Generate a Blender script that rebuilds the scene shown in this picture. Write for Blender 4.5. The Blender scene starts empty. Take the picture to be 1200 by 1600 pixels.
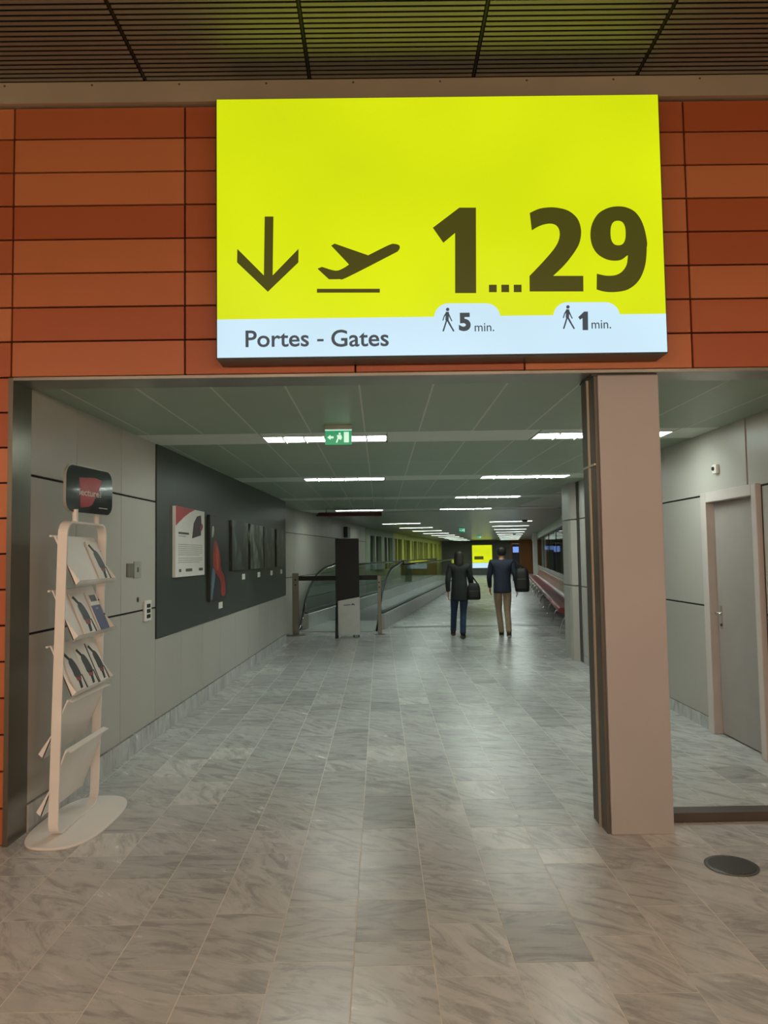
import bpy, bmesh, math, random
from mathutils import Matrix, Vector
random.seed(7)
PI = math.pi
sc = bpy.context.scene
COL = sc.collection

# ------------------------------------------------------------------ camera, world, exposure
cam_d = bpy.data.cameras.new('camera')
cam = bpy.data.objects.new('camera', cam_d)
COL.objects.link(cam)
cam_d.sensor_fit = 'VERTICAL'
cam_d.sensor_height = 36.0
cam_d.lens = 1180.0 / 1600.0 * 36.0
cam_d.clip_end = 300
CAM_Z = 1.62
PITCH, YAW, ROLL = math.atan(67.9 / 1180), -math.atan(7 / 1180), -0.015
cam.matrix_world = (Matrix.Translation((0, 0, CAM_Z)) @ Matrix.Rotation(YAW, 4, 'Z')
                    @ Matrix.Rotation(PI / 2 + PITCH, 4, 'X') @ Matrix.Rotation(ROLL, 4, 'Z'))
sc.camera = cam

w = bpy.data.worlds.new('world'); sc.world = w; w.use_nodes = True
w.node_tree.nodes['Background'].inputs[0].default_value = (0.6, 0.6, 0.62, 1)
w.node_tree.nodes['Background'].inputs[1].default_value = 0.02
vs = sc.view_settings
vs.view_transform = 'Standard'; vs.look = 'None'; vs.exposure = 0.0; vs.gamma = 1.0
vs.use_curve_mapping = False

HALL_CEIL = 4.47      # ceiling of the hall in front
CEIL = 2.69           # ceiling of the passage
FAC = 4.40            # face of the tiled front
TROFFER = 24.0        # brightness of the fluorescent diffusers
DOWNLIGHT = 70.0      # watts of each hall downlight
HALL_LAMPS = [(x, 1.4) for x in (-3.6, -1.2, 1.2, 3.6)]
FILL_GLOBE = 205.0        # brightness of the unseen globes added to light the tiled front
FILL_GLOBES = [(x, y, 2.95) for y in (-2.2, -5.0) for x in (-3.9, -1.3, 1.3, 3.9)]
WARM = (1., .73, .52)

# ------------------------------------------------------------------ helpers
def lin(c):
    if isinstance(c, str):
        c = c.lstrip('#'); c = [int(c[i:i + 2], 16) / 255 for i in (0, 2, 4)]
        return tuple(x / 12.92 if x <= .04045 else ((x + .055) / 1.055) ** 2.4 for x in c)
    return tuple(c)

MATS = {}
def mat(name, col, rough=.5, metal=0., var=.06, scale=6., emit=None, es=1., coat=0., bump=0., spec=.5, aniso=0.):
    """procedural principled material: colour with soft noise mottling"""
    if name in MATS: return MATS[name]
    m = bpy.data.materials.new(name); m.use_nodes = True
    nt = m.node_tree; n = nt.nodes; L = nt.links
    p = n['Principled BSDF']
    c = lin(col)
    tc = n.new('ShaderNodeTexCoord')
    nz = n.new('ShaderNodeTexNoise'); nz.inputs['Scale'].default_value = scale; nz.inputs['Detail'].default_value = 4
    L.new(tc.outputs['Object'], nz.inputs['Vector'])
    rp = n.new('ShaderNodeValToRGB')
    rp.color_ramp.elements[0].position = .3; rp.color_ramp.elements[1].position = .7
    rp.color_ramp.elements[0].color = tuple(x * (1 - var) for x in c) + (1,)
    rp.color_ramp.elements[1].color = tuple(min(1, x * (1 + var)) for x in c) + (1,)
    L.new(nz.outputs['Fac'], rp.inputs['Fac'])
    L.new(rp.outputs['Color'], p.inputs['Base Color'])
    p.inputs['Roughness'].default_value = rough
    p.inputs['Metallic'].default_value = metal
    p.inputs['Coat Weight'].default_value = coat
    p.inputs['Specular IOR Level'].default_value = spec
    if emit is not None:
        p.inputs['Emission Color'].default_value = lin(emit) + (1,)
        p.inputs['Emission Strength'].default_value = es
    if bump:
        b = n.new('ShaderNodeBump'); b.inputs['Strength'].default_value = bump; b.inputs['Distance'].default_value = .004
        nz2 = n.new('ShaderNodeTexNoise'); nz2.inputs['Scale'].default_value = scale * 12
        L.new(tc.outputs['Object'], nz2.inputs['Vector'])
        L.new(nz2.outputs['Fac'], b.inputs['Height']); L.new(b.outputs['Normal'], p.inputs['Normal'])
    MATS[name] = m
    return m

def rnd_mat(name, c0, c1, rough=.4, var=.05, scale=5., metal=0., coat=0.):
    """colour picked per object between c0 and c1 (Object Info random) plus mottling"""
    m = mat(name, c0, rough, metal, var, scale, coat=coat)
    nt = m.node_tree; n = nt.nodes; L = nt.links
    p = n['Principled BSDF']
    oi = n.new('ShaderNodeObjectInfo')
    rp = n.new('ShaderNodeValToRGB')
    rp.color_ramp.elements[0].color = lin(c0) + (1,); rp.color_ramp.elements[1].color = lin(c1) + (1,)
    L.new(oi.outputs['Random'], rp.inputs['Fac'])
    nz = [x for x in n if x.type == 'TEX_NOISE'][0]
    mr = n.new('ShaderNodeMapRange'); mr.inputs[3].default_value = 1 - var; mr.inputs[4].default_value = 1 + var
    L.new(nz.outputs['Fac'], mr.inputs[0])
    vm = n.new('ShaderNodeVectorMath'); vm.operation = 'SCALE'
    L.new(rp.outputs['Color'], vm.inputs[0]); L.new(mr.outputs[0], vm.inputs['Scale'])
    L.new(vm.outputs[0], p.inputs['Base Color'])
    return m

def glass_mat(name, tint=(.9, .97, .94), refl=.12, rough=.02, top=.5):
    m = bpy.data.materials.new(name); m.use_nodes = True
    nt = m.node_tree; n = nt.nodes; L = nt.links
    n.remove(n['Principled BSDF'])
    out = n['Material Output']
    tr = n.new('ShaderNodeBsdfTransparent'); tr.inputs[0].default_value = tint + (1,)
    gl = n.new('ShaderNodeBsdfGlossy'); gl.inputs['Roughness'].default_value = rough
    lw = n.new('ShaderNodeLayerWeight'); lw.inputs['Blend'].default_value = .45
    mr = n.new('ShaderNodeMapRange'); mr.inputs[3].default_value = refl; mr.inputs[4].default_value = top
    nz = n.new('ShaderNodeTexNoise'); nz.inputs['Scale'].default_value = 3
    ad = n.new('ShaderNodeMath'); ad.operation = 'MULTIPLY_ADD'; ad.inputs[1].default_value = .03
    L.new(nz.outputs['Fac'], ad.inputs[0]); L.new(lw.outputs['Fresnel'], ad.inputs[2])
    L.new(ad.outputs[0], mr.inputs[0])
    mx = n.new('ShaderNodeMixShader')
    L.new(mr.outputs[0], mx.inputs[0]); L.new(tr.outputs[0], mx.inputs[1]); L.new(gl.outputs[0], mx.inputs[2])
    L.new(mx.outputs[0], out.inputs[0])
    return m

def tag(o, label=None, cat=None, group=None, kind=None):
    if label: o['label'] = label
    if cat: o['category'] = cat
    if group: o['group'] = group
    if kind: o['kind'] = kind
    return o

def wm(o):
    m = Matrix.Translation(o.location) @ o.rotation_euler.to_matrix().to_4x4()
    return wm(o.parent) @ m if o.parent else m

def thing(name, label, cat, loc=(0, 0, 0), rz=0., group=None, kind=None):
    o = bpy.data.objects.new(name, None)
    o.empty_display_size = .1
    o.location = loc; o.rotation_euler = (0, 0, rz)
    COL.objects.link(o)
    return tag(o, label, cat, group, kind)

class MB:
    """mesh builder; points are run through matrix M as they are added"""
    def __init__(s, M=None):
        s.v = []; s.f = []; s.M = M or Matrix(); s.fa = []
    def pt(s, p):
        s.v.append(s.M @ Vector(p)); return len(s.v) - 1
    def face(s, idx, a=0.): s.f.append(tuple(idx)); s.fa.append(a)
    def quad(s, *ps): s.face([s.pt(p) for p in ps]); return s
    def box(s, x0, x1, y0, y1, z0, z1, a=0.):
        i = [s.pt(p) for p in ((x0, y0, z0), (x1, y0, z0), (x1, y1, z0), (x0, y1, z0), (x0, y0, z1), (x1, y0, z1), (x1, y1, z1), (x0, y1, z1))]
        for q in ((0, 3, 2, 1), (4, 5, 6, 7), (0, 1, 5, 4), (1, 2, 6, 5), (2, 3, 7, 6), (3, 0, 4, 7)):
            s.face([i[k] for k in q], a)
        return s
    def prism(s, pts, d0, d1, axis='y'):
        """closed 2D outline extruded along an axis; y: pts are (x,z); z: pts are (x,y); x: pts are (y,z)"""
        def P(p, d): return {'y': (p[0], d, p[1]), 'z': (p[0], p[1], d), 'x': (d, p[0], p[1])}[axis]
        a = [s.pt(P(p, d0)) for p in pts]; b = [s.pt(P(p, d1)) for p in pts]
        n = len(pts)
        s.face(a[::-1]); s.face(b)
        for i in range(n): s.face((a[i], a[(i + 1) % n], b[(i + 1) % n], b[i]))
        return s
    def tube(s, path, r, n=10, caps=True):
        P = [Vector(p) for p in path]; rings = []
        up = Vector((0, 0, 1))
        t0 = (P[1] - P[0]).normalized()
        nx = t0.cross(up)
        if nx.length < 1e-3: nx = t0.cross(Vector((1, 0, 0)))
        nx.normalize()
        for k, p in enumerate(P):
            t = (P[min(k + 1, len(P) - 1)] - P[max(k - 1, 0)]).normalized()
            nx = (nx - t * nx.dot(t)).normalized(); ny = t.cross(nx)
            rr = r[k] if isinstance(r, (list, tuple)) else r
            rings.append([s.pt(p + (nx * math.cos(a) + ny * math.sin(a)) * rr) for a in (2 * PI * j / n for j in range(n))])
        for A, B in zip(rings, rings[1:]):
            for j in range(n): s.face((A[j], A[(j + 1) % n], B[(j + 1) % n], B[j]))
        if caps: s.face(rings[0][::-1]); s.face(rings[-1])
        return s
    def sweep(s, prof, path):
        """profile list of points per station: path is list of functions giving 3D points"""
        rings = [[s.pt(fn(p)) for p in prof] for fn in path]
        n = len(prof)
        for A, B in zip(rings, rings[1:]):
            for j in range(n): s.face((A[j], A[(j + 1) % n], B[(j + 1) % n], B[j]))
        s.face(rings[0][::-1]); s.face(rings[-1]); return s
    def lathe(s, prof, c=(0, 0), n=20):
        rings = [[s.pt((c[0] + r * math.cos(2 * PI * j / n), c[1] + r * math.sin(2 * PI * j / n), z)) for j in range(n)] for r, z in prof]
        for A, B in zip(rings, rings[1:]):
            for j in range(n): s.face((A[j], A[(j + 1) % n], B[(j + 1) % n], B[j]))
        s.face(rings[0][::-1]); s.face(rings[-1]); return s
    def ball(s, c, r, n=12):
        r = r if isinstance(r, (tuple, list)) else (r, r, r)
        rings = []
        for i in range(1, n // 2):
            t = PI * i / (n // 2)
            rings.append([s.pt((c[0] + r[0] * math.sin(t) * math.cos(2 * PI * j / n), c[1] + r[1] * math.sin(t) * math.sin(2 * PI * j / n), c[2] + r[2] * math.cos(t))) for j in range(n)])
        a = s.pt((c[0], c[1], c[2] + r[2])); b = s.pt((c[0], c[1], c[2] - r[2]))
        for A, B in zip(rings, rings[1:]):
            for j in range(n): s.face((A[j], B[j], B[(j + 1) % n], A[(j + 1) % n]))
        for j in range(n):
            s.face((a, rings[0][j], rings[0][(j + 1) % n])); s.face((b, rings[-1][(j + 1) % n], rings[-1][j]))
        return s
    def build(s, name, m, parent=None, bevel=0., smooth=False, local=False, kind=None, seg=1, attr=None):
        """link as one mesh object. local=True: points are already in the parent's frame"""
        vs_ = list(s.v)
        if parent is not None:
            if not local:
                inv = wm(parent).inverted(); vs_ = [inv @ v for v in vs_]
            loc = Vector((0, 0, 0))
            if vs_:
                lo = Vector([min(v[k] for v in vs_) for k in range(3)]); hi = Vector([max(v[k] for v in vs_) for k in range(3)])
                loc = (lo + hi) / 2
        else:
            lo = Vector([min(v[k] for v in vs_) for k in range(3)]); hi = Vector([max(v[k] for v in vs_) for k in range(3)])
            loc = Vector(((lo.x + hi.x) / 2, (lo.y + hi.y) / 2, lo.z))
        me = bpy.data.meshes.new(name)
        me.from_pydata([v - loc for v in vs_], [], s.f)
        if attr:
            at = me.attributes.new(attr, 'FLOAT', 'FACE')
            at.data.foreach_set('value', s.fa)
        if len(s.f) < 60000:
            bm = bmesh.new(); bm.from_mesh(me)
            bmesh.ops.recalc_face_normals(bm, faces=bm.faces)
            if bevel:
                es = [e for e in bm.edges if len(e.link_faces) == 2 and e.calc_face_angle(0) > .6]
                bmesh.ops.bevel(bm, geom=es, offset=bevel, segments=seg, affect='EDGES', profile=.6, clamp_overlap=True)
            bm.to_mesh(me); bm.free()
        if smooth:
            for p in me.polygons: p.use_smooth = True
        me.materials.append(m)
        o = bpy.data.objects.new(name, me); o.location = loc
        if parent is not None: o.parent = parent
        COL.objects.link(o)
        if kind: o['kind'] = kind
        return o

def copy_part(src, parent, dloc):
    c = src.copy(); COL.objects.link(c); c.parent = parent; c.location = src.location + Vector(dloc); return c

def smooth_poly(pts, closed=True, k=4):
    """Catmull-Rom through points; a point given with a third value 1 is a sharp corner"""
    n = len(pts); out = []
    for i in range(n if closed else n - 1):
        p1, p2 = pts[i], pts[(i + 1) % n]
        s1, s2 = len(p1) > 2, len(p2) > 2
        a, b = Vector(p1[:2]), Vector(p2[:2])
        p0 = a if s1 else Vector(pts[i - 1][:2]); p3 = b if s2 else Vector(pts[(i + 2) % n][:2])
        if s1 and s2: out.append(tuple(a)); continue
        m1 = (b - p0) / 2 if not s1 else (b - a) * .6
        m2 = (p3 - a) / 2 if not s2 else (b - a) * .6
        for j in range(k):
            t = j / k; t2 = t * t; t3 = t2 * t
            q = a * (2 * t3 - 3 * t2 + 1) + m1 * (t3 - 2 * t2 + t) + b * (-2 * t3 + 3 * t2) + m2 * (t3 - t2)
            out.append((q.x, q.y))
    if not closed: out.append(tuple(pts[-1][:2]))
    return out

def rrect(x0, x1, z0, z1, r, n=6):
    out = []
    for cx, cz, a0 in ((x1 - r, z1 - r, 0), (x0 + r, z1 - r, 90), (x0 + r, z0 + r, 180), (x1 - r, z0 + r, 270)):
        for j in range(n + 1):
            a = math.radians(a0 + 90 * j / n); out.append((cx + r * math.cos(a), cz + r * math.sin(a)))
    return out

def text_mesh(name, s, m, parent, fit, M, bold=0., thick=.0015):
    """lettering as thin raised mesh: fit=(x0,x1,z0,z1) box in the frame M (x across, z up, -y to the viewer)"""
    cu = bpy.data.curves.new(name, 'FONT'); cu.body = s; cu.size = 1.; cu.offset = bold; cu.resolution_u = 4
    to = bpy.data.objects.new(name, cu); COL.objects.link(to)
    dg = bpy.context.evaluated_depsgraph_get(); dg.update()
    me0 = bpy.data.meshes.new_from_object(to.evaluated_get(dg))
    co = [v.co.copy() for v in me0.vertices]; fs = [tuple(p.vertices) for p in me0.polygons]
    bpy.data.objects.remove(to); bpy.data.curves.remove(cu); bpy.data.meshes.remove(me0)
    xs = [c.x for c in co]; ys = [c.y for c in co]
    x0, x1, z0, z1 = fit
    sx = (x1 - x0) / (max(xs) - min(xs)); sz = (z1 - z0) / (max(ys) - min(ys))
    b = MB(M)
    for c in co: b.pt((x0 + (c.x - min(xs)) * sx, 0, z0 + (c.y - min(ys)) * sz))
    for f in fs: b.face(f)
    return b.build(name, m, parent)

ORD = ['first', 'second', 'third', 'fourth', 'fifth', 'sixth', 'seventh', 'eighth', 'ninth', 'tenth', 'eleventh', 'twelfth']

# ------------------------------------------------------------------ materials
def marble():
    m = bpy.data.materials.new('grey_marble'); m.use_nodes = True
    nt = m.node_tree; n = nt.nodes; L = nt.links; p = n['Principled BSDF']
    at = n.new('ShaderNodeAttribute'); at.attribute_name = 'rnd'
    ge = n.new('ShaderNodeNewGeometry')
    cm = n.new('ShaderNodeVectorMath'); cm.operation = 'MULTIPLY'; cm.inputs[1].default_value = (37., 53., 0)
    cb = n.new('ShaderNodeCombineXYZ'); L.new(at.outputs['Fac'], cb.inputs[0]); L.new(at.outputs['Fac'], cb.inputs[1])
    L.new(cb.outputs[0], cm.inputs[0])
    ad = n.new('ShaderNodeVectorMath'); L.new(ge.outputs['Position'], ad.inputs[0]); L.new(cm.outputs[0], ad.inputs[1])
    # clouds
    rot = n.new('ShaderNodeVectorRotate'); rot.rotation_type = 'Z_AXIS'
    ra = n.new('ShaderNodeMath'); ra.operation = 'MULTIPLY'; ra.inputs[1].default_value = 1.1
    L.new(at.outputs['Fac'], ra.inputs[0]); L.new(ra.outputs[0], rot.inputs['Angle']); L.new(ad.outputs[0], rot.inputs['Vector'])
    st = n.new('ShaderNodeVectorMath'); st.operation = 'MULTIPLY'; st.inputs[1].default_value = (1.2, 3.2, 1)
    L.new(rot.outputs[0], st.inputs[0])
    nz = n.new('ShaderNodeTexNoise'); nz.inputs['Scale'].default_value = 2.4; nz.inputs['Detail'].default_value = 9; nz.inputs['Distortion'].default_value = 1.3; nz.inputs['Roughness'].default_value = .62
    L.new(st.outputs[0], nz.inputs['Vector'])
    cr = n.new('ShaderNodeMapRange'); cr.inputs[1].default_value = .25; cr.inputs[2].default_value = .75; cr.inputs[3].default_value = .84; cr.inputs[4].default_value = 1.12
    L.new(nz.outputs['Fac'], cr.inputs[0])
    # veins: streaks drawn out along one diagonal per slab
    st2 = n.new('ShaderNodeVectorMath'); st2.operation = 'MULTIPLY'; st2.inputs[1].default_value = (1.7, 5.5, 1)
    L.new(rot.outputs[0], st2.inputs[0])
    nv = n.new('ShaderNodeTexNoise'); nv.inputs['Scale'].default_value = 1.5; nv.inputs['Detail'].default_value = 9; nv.inputs['Distortion'].default_value = 1.5; nv.inputs['Roughness'].default_value = .7
    L.new(st2.outputs[0], nv.inputs['Vector'])
    vr = n.new('ShaderNodeMapRange'); vr.inputs[1].default_value = .38; vr.inputs[2].default_value = .52; vr.inputs[3].default_value = .70; vr.inputs[4].default_value = 1.
    L.new(nv.outputs['Fac'], vr.inputs[0])
    mu = n.new('ShaderNodeMath'); mu.operation = 'MULTIPLY'; L.new(cr.outputs[0], mu.inputs[0]); L.new(vr.outputs[0], mu.inputs[1])
    tone = n.new('ShaderNodeValToRGB'); e = tone.color_ramp.elements
    e[0].color = (.37, .37, .36, 1); e[1].color = (.66, .65, .63, 1)
    k = e.new(.06); k.color = (.45, .45, .44, 1)
    k = e.new(.5); k.color = (.50, .497, .487, 1)
    k = e.new(.94); k.color = (.54, .533, .52, 1)
    L.new(at.outputs['Fac'], tone.inputs['Fac'])
    sc_ = n.new('ShaderNodeVectorMath'); sc_.operation = 'SCALE'; L.new(tone.outputs['Color'], sc_.inputs[0]); L.new(mu.outputs[0], sc_.inputs['Scale'])
    L.new(sc_.outputs[0], p.inputs['Base Color'])
    rr = n.new('ShaderNodeMapRange'); rr.inputs[3].default_value = .22; rr.inputs[4].default_value = .30
    L.new(nz.outputs['Fac'], rr.inputs[0]); L.new(rr.outputs[0], p.inputs['Roughness'])
    p.inputs['Specular IOR Level'].default_value = .38
    return m
M_MARBLE = marble()
M_GROUT = mat('pale_grout', '#cac4b8', .8, var=.12, scale=9)
M_TERRA = rnd_mat('terracotta_panel', '#a8532d', '#c27549', .42, var=.05, scale=3)
M_BACK = mat('dark_joint_backing', '#2a201a', .9)
M_STEEL = mat('brushed_steel', '#9a958c', .32, .9, var=.06, scale=2.2)
M_STEELD = mat('dark_brushed_steel', '#7d766b', .3, .85, var=.07, scale=1.8)
M_WALLP = rnd_mat('grey_white_wall_panel', '#aba79f', '#b5b1a9', .38, var=.025, scale=2)
M_JOINT = mat('black_joint', '#0d0c0b', .8)
M_JOINTG = mat('grey_panel_seam', '#4a4741', .8)
M_DARKP = mat('dark_green_grey_panel', '#2f3830', .4, var=.08, scale=2)  # slight green in the colour stands in for a yellow-green reflection
M_CEILT = rnd_mat('grey_green_ceiling_tile', '#8d9f8a', '#95a792', .42, var=.03, scale=4)
M_CEILB = mat('ceiling_grid', '#c3c8bf', .45)
M_CEILS = mat('pale_ceiling_strip', '#cbd2c8', .4, var=.03)
M_SLAT = mat('dark_metal_slat', '#8f8c7e', .5, .65, var=.1, scale=3)
M_BLACKV = mat('black_void', '#1c1b16', .9)
M_COLP = mat('beige_grey_column_paint', '#aaa5a4', .5, var=.03, scale=3, bump=.08)
M_WHITE = mat('white_powder_coat', '#e8e4e0', .4, var=.02)
M_WHITEP = mat('white_paper', '#e2dfda', .55, var=.03)
M_BLACKG = mat('glossy_black', '#0b0b0a', .12, var=.1, coat=.3)
M_BLACK = mat('matt_black', '#121311', .6)
M_DGREY = mat('dark_grey', '#3a3b39', .5)
M_MGREY = mat('mid_grey_metal', '#77766f', .4, .5)
M_RED = mat('red_print', '#b5242b', .35)
M_CHROME = mat('chrome', '#d8d8d6', .1, 1., var=.03)
M_ACRYL = mat('frosted_acrylic', '#e6e2dc', .3); M_ACRYL.node_tree.nodes['Principled BSDF'].inputs['Alpha'].default_value = .35
M_GLASS = glass_mat('balustrade_glass', (.88, .94, .91), .10)
M_GLASSD = glass_mat('dark_window_glass', (.80, .86, .82), .10)
M_LIGHT = mat('fluorescent_diffuser', '#ffffff', .5, emit=(.88, 1., .92), es=TROFFER)
M_LOUV = mat('white_louvre', '#c8ccc6', .4)

# ------------------------------------------------------------------ setting: floor
floor_base = MB().box(-9, 16, -9, 68, -.12, -.0007).build('floor', M_GROUT, kind='structure')
SLAB_W, X0 = .32, -.13
def in_view(x, y):
    return y > 2.4 and abs(x + .0) < .56 * y + .35
slabs = []
pinned = {(0, 0): [(3.27, 3.66, .02)], (-5, 1): [(5.72, 6.2, .99)], (-1, 1): [], }
R = random.Random(11)
for c in range(-9, 18):
    xa, xb = X0 + c * SLAB_W, X0 + (c + 1) * SLAB_W
    # hall part, transverse band, passage part
    for zone, (ya, yb) in enumerate(((1.2, 4.24), (4.585, 24.0))):
        pin = pinned.get((c, zone), [])
        y = ya if zone else ya - R.random() * .5
        cuts = []
        while y < yb - .01:
            ln = R.choice((.42, .48, .56, .64, .75)) if zone == 0 else R.choice((.34, .42, .5, .62, .3))
            y2 = min(y + ln, yb)
            if yb - y2 < .15: y2 = yb
            cuts.append((y, y2)); y = y2
        for (p0, p1, rv) in pin:
            nc = []
            for a, b in cuts:
                if b <= p0 + .1 or a >= p1 - .1: nc.append((a if abs(a - p1) > .11 else p1, b if abs(b - p0) > .11 else p0))
                else:
                    if a < p0 - .1: nc.append((a, p0))
                    if b > p1 + .1: nc.append((p1, b))
            cuts = nc
            slabs.append((xa, xb, p0, p1, rv))
        for a, b in cuts: slabs.append((xa, xb, a, b, R.random()))
    slabs.append((xa, xb, 4.24, 4.585, .55 + .45 * R.random()))
fl_ok = [s for s in slabs if s[0] < 2.95 or s[2] < 4.5 or s[2] > 12.2]
vis = [s for s in fl_ok if in_view((s[0] + s[1]) / 2, s[3]) and s[2] < 16 and -2.3 < s[1] and s[0] < 2.95]
vis.sort(key=lambda s: s[3])
near = vis[:300]; nset = set(near)
G = .0022
for (xa, xb, ya, yb, rv) in near:
    MB().box(xa + G, xb - G, ya + G, yb - G, -.004, 0, rv).build('floor_slab', M_MARBLE, floor_base, attr='rnd')
b = MB()
for s in fl_ok:
    if s in nset: continue
    xa, xb, ya, yb, rv = s
    b.box(xa + G, xb - G, ya + G, yb - G, -.004, 0, rv)
b.build('floor_slab_rest', M_MARBLE, floor_base, kind='stuff', attr='rnd')
b = MB()                                              # far floor, same paving too far off to pick apart
for ix in range(-9, 46):
    for iy in range(0, 80):
        xa = X0 + ix * SLAB_W; ya = 24 + iy * .55
        if xa < -1 or xa > 14: continue
        b.box(xa + .002, xa + SLAB_W - .002, ya + .002, ya + .548, -.004, 0, R.random())
b.build('far_floor_slab', M_MARBLE, floor_base, kind='stuff', attr='rnd')
MB().box(.22, 4.6, 17.0, 17.32, -.003, .0012).build('expansion_joint', mat('dark_grey_joint', '#6a6b68', .4), floor_base)

# ------------------------------------------------------------------ setting: tiled front of the hall
front = MB()
front.box(-9, 9, FAC + .03, FAC + .22, CEIL + .02, HALL_CEIL + .2)
front.box(-9, -2.16, FAC + .03, FAC + .22, 0, CEIL + .02)
front.box(2.98, 9, FAC + .03, FAC + .22, 0, CEIL + .02)
wall_front = front.build('wall_front', M_BACK, kind='structure')
zt = [4.335, 4.14, 3.935, 3.73, 3.525, 3.32, 3.115, 2.91, 2.697]
xj = [-7.15, -6.15, -5.15, -4.15, -3.15, -2.155, -1.135, -.13, .87, 1.866, 2.87, 3.87, 4.87, 5.87, 6.87]
g = .005
def tile(xa, xb, za, zb):
    return MB().box(xa + g, xb - g, FAC, FAC + .03, za + g, zb - g).build('terracotta_tile', M_TERRA, wall_front, bevel=.002)
for k in range(8):
    for i in range(len(xj) - 1): tile(xj[i], xj[i + 1], zt[k + 1], zt[k])
z = 2.697
while z > .02:
    z2 = max(z - .207, .0)
    for i in range(0, 5):
        tile(xj[i], xj[i + 1], z2, z)
    for xa, xb in ((2.97, 3.87), (3.87, 4.87), (4.87, 5.87)): tile(xa, xb, z2, z)
    z = z2
# steel lining of the opening
t = MB()
t.box(-2.168, -2.14, FAC - .004, FAC + .235, 0, CEIL + .004)
t.build('trim_1', M_STEELD, kind='structure')
t = MB(); t.box(-2.14, 2.96, FAC - .004, FAC + .235, CEIL - .012, CEIL + .006); t.build('trim_2', M_STEEL, kind='structure')
t = MB(); t.box(-9, 9, FAC - .035, FAC + .03, 4.342, HALL_CEIL)
beam = t.build('trim_3', mat('satin_metal_fascia', '#c2b69c', .36, .4, var=.12, scale=1.1), kind='structure')
for i in range(-9, 10):
    b = MB(Matrix.Translation((i * .52 - .12, FAC - .035, 4.45)) @ Matrix.Rotation(PI / 2, 4, 'X')); b.lathe([(.007, 0), (.005, .003)], n=8)
    b.build('rivet', M_STEELD, beam)
t = MB(); t.box(2.955, 2.985, FAC - .004, FAC + .235, 0, CEIL + .004); t.build('trim_4', M_STEELD, kind='structure')

# ------------------------------------------------------------------ setting: slatted hall ceiling
hc = MB().box(-9, 9, -9, FAC + .03, HALL_CEIL + .10, HALL_CEIL + .2).build('ceiling_front', M_BLACKV, kind='structure')
bays = [-4.3, -3.32, -2.34, -1.36, -.38, .60, 1.58, 2.56, 3.54, 4.52]
sl_proto = None
PITCHS = .0395
for i in range(len(bays) - 1):
    for r in range(20):
        y1 = FAC - .045 - r * PITCHS
        if sl_proto is None:
            pr = [(y1, HALL_CEIL), (y1 - .019, HALL_CEIL + .004), (y1 - .019, HALL_CEIL + .007), (y1, HALL_CEIL + .003)]
            sl_proto = MB().prism(pr, bays[i] + .012, bays[i + 1] - .012, 'x').build('ceiling_slat', M_SLAT, hc)
        else:
            copy_part(sl_proto, hc, (bays[i] - bays[0], -r * PITCHS, 0))
for i, x in enumerate(bays):
    MB().box(x - .006, x + .006, 3.3, FAC - .03, HALL_CEIL + .005, HALL_CEIL + .05).build('slat_carrier', M_BLACK, hc)
b = MB()
for i in range(-8, 9):
    for r in range(300):
        y1 = FAC - .045 - (20 + r) * PITCHS
        if y1 < -8: break
        x0 = -.38 + i * .98
        pr = [(y1, HALL_CEIL), (y1 - .019, HALL_CEIL + .004), (y1 - .019, HALL_CEIL + .007), (y1, HALL_CEIL + .003)]
        b.prism(pr, x0 + .012, x0 + .968, 'x')
b.build('ceiling_slat_rest', M_SLAT, hc, kind='stuff')
MB().box(-9.2, 9.2, -9.2, -9, 0, HALL_CEIL).build('wall_back', mat('hall_wall_paint', '#9b948a', .6), kind='structure')
for nm, x in (('wall_hall_left', -9.2), ('wall_hall_right', 9)):
    MB().box(x, x + .2, -9, FAC, 0, HALL_CEIL).build(nm, mat('hall_wall_paint', '#9b948a', .6), kind='structure')

# ------------------------------------------------------------------ setting: passage ceiling
ceil = MB().box(-9, 16, FAC + .235, 68, CEIL + .012, CEIL + .12).build('ceiling', M_CEILB, kind='structure')
tx = [-2.43 + .463 * i for i in range(13)]
bands = [6.45 + 3.62 * k for k in range(4)]
def ceil_tile(xa, xb, ya, yb, nm='ceiling_tile', m=None, z=0.):
    return MB().box(xa + .006, xb - .006, ya + .005, yb - .005, CEIL - .008 + z, CEIL + .012).build(nm, m or M_CEILT, ceil)
yb0 = FAC + .24
for k, yb in enumerate(bands):
    rows = [(yb0, yb)] if k == 0 else [(yb0, (yb0 + yb) / 2), ((yb0 + yb) / 2, yb)]
    for ya, y2 in rows:
        for i in range(len(tx) - 1):
            xa, xb = max(tx[i], -2.14), min(tx[i + 1], 2.96 if y2 < 12 else 9)
            if xb - xa > .05: ceil_tile(xa, xb, ya, y2)
    for i in range(1, len(tx)):
        if -2.1 < tx[i] < (2.9 if yb < 12 else 4.2):
            MB().box(tx[i] - .006, tx[i] + .006, yb0 + .004, yb - .004, CEIL - .0085, CEIL + .012).build('grid_bar', M_CEILB, ceil)
    if k: MB().box(-2.14, 2.955, (yb0 + yb) / 2 - .005, (yb0 + yb) / 2 + .005, CEIL - .0082, CEIL + .012).build('grid_bar', M_CEILB, ceil)
    # pale strip carrying the light troffers: pieces left, between and right of the two lights
    for xa, xb in ((-2.14, -1.03), (.08, 1.41), (2.62, 2.96 if yb < 12 else 4.2)): ceil_tile(xa, xb, yb, yb + .60, 'light_strip', M_CEILS)
    for xa, xb in ((-1.03, .08), (1.41, 2.62)):
        ceil_tile(xa, xb, yb, yb + .17, 'light_strip', M_CEILS); ceil_tile(xa, xb, yb + .49, yb + .60, 'light_strip', M_CEILS)
    yb0 = yb + .60
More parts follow.
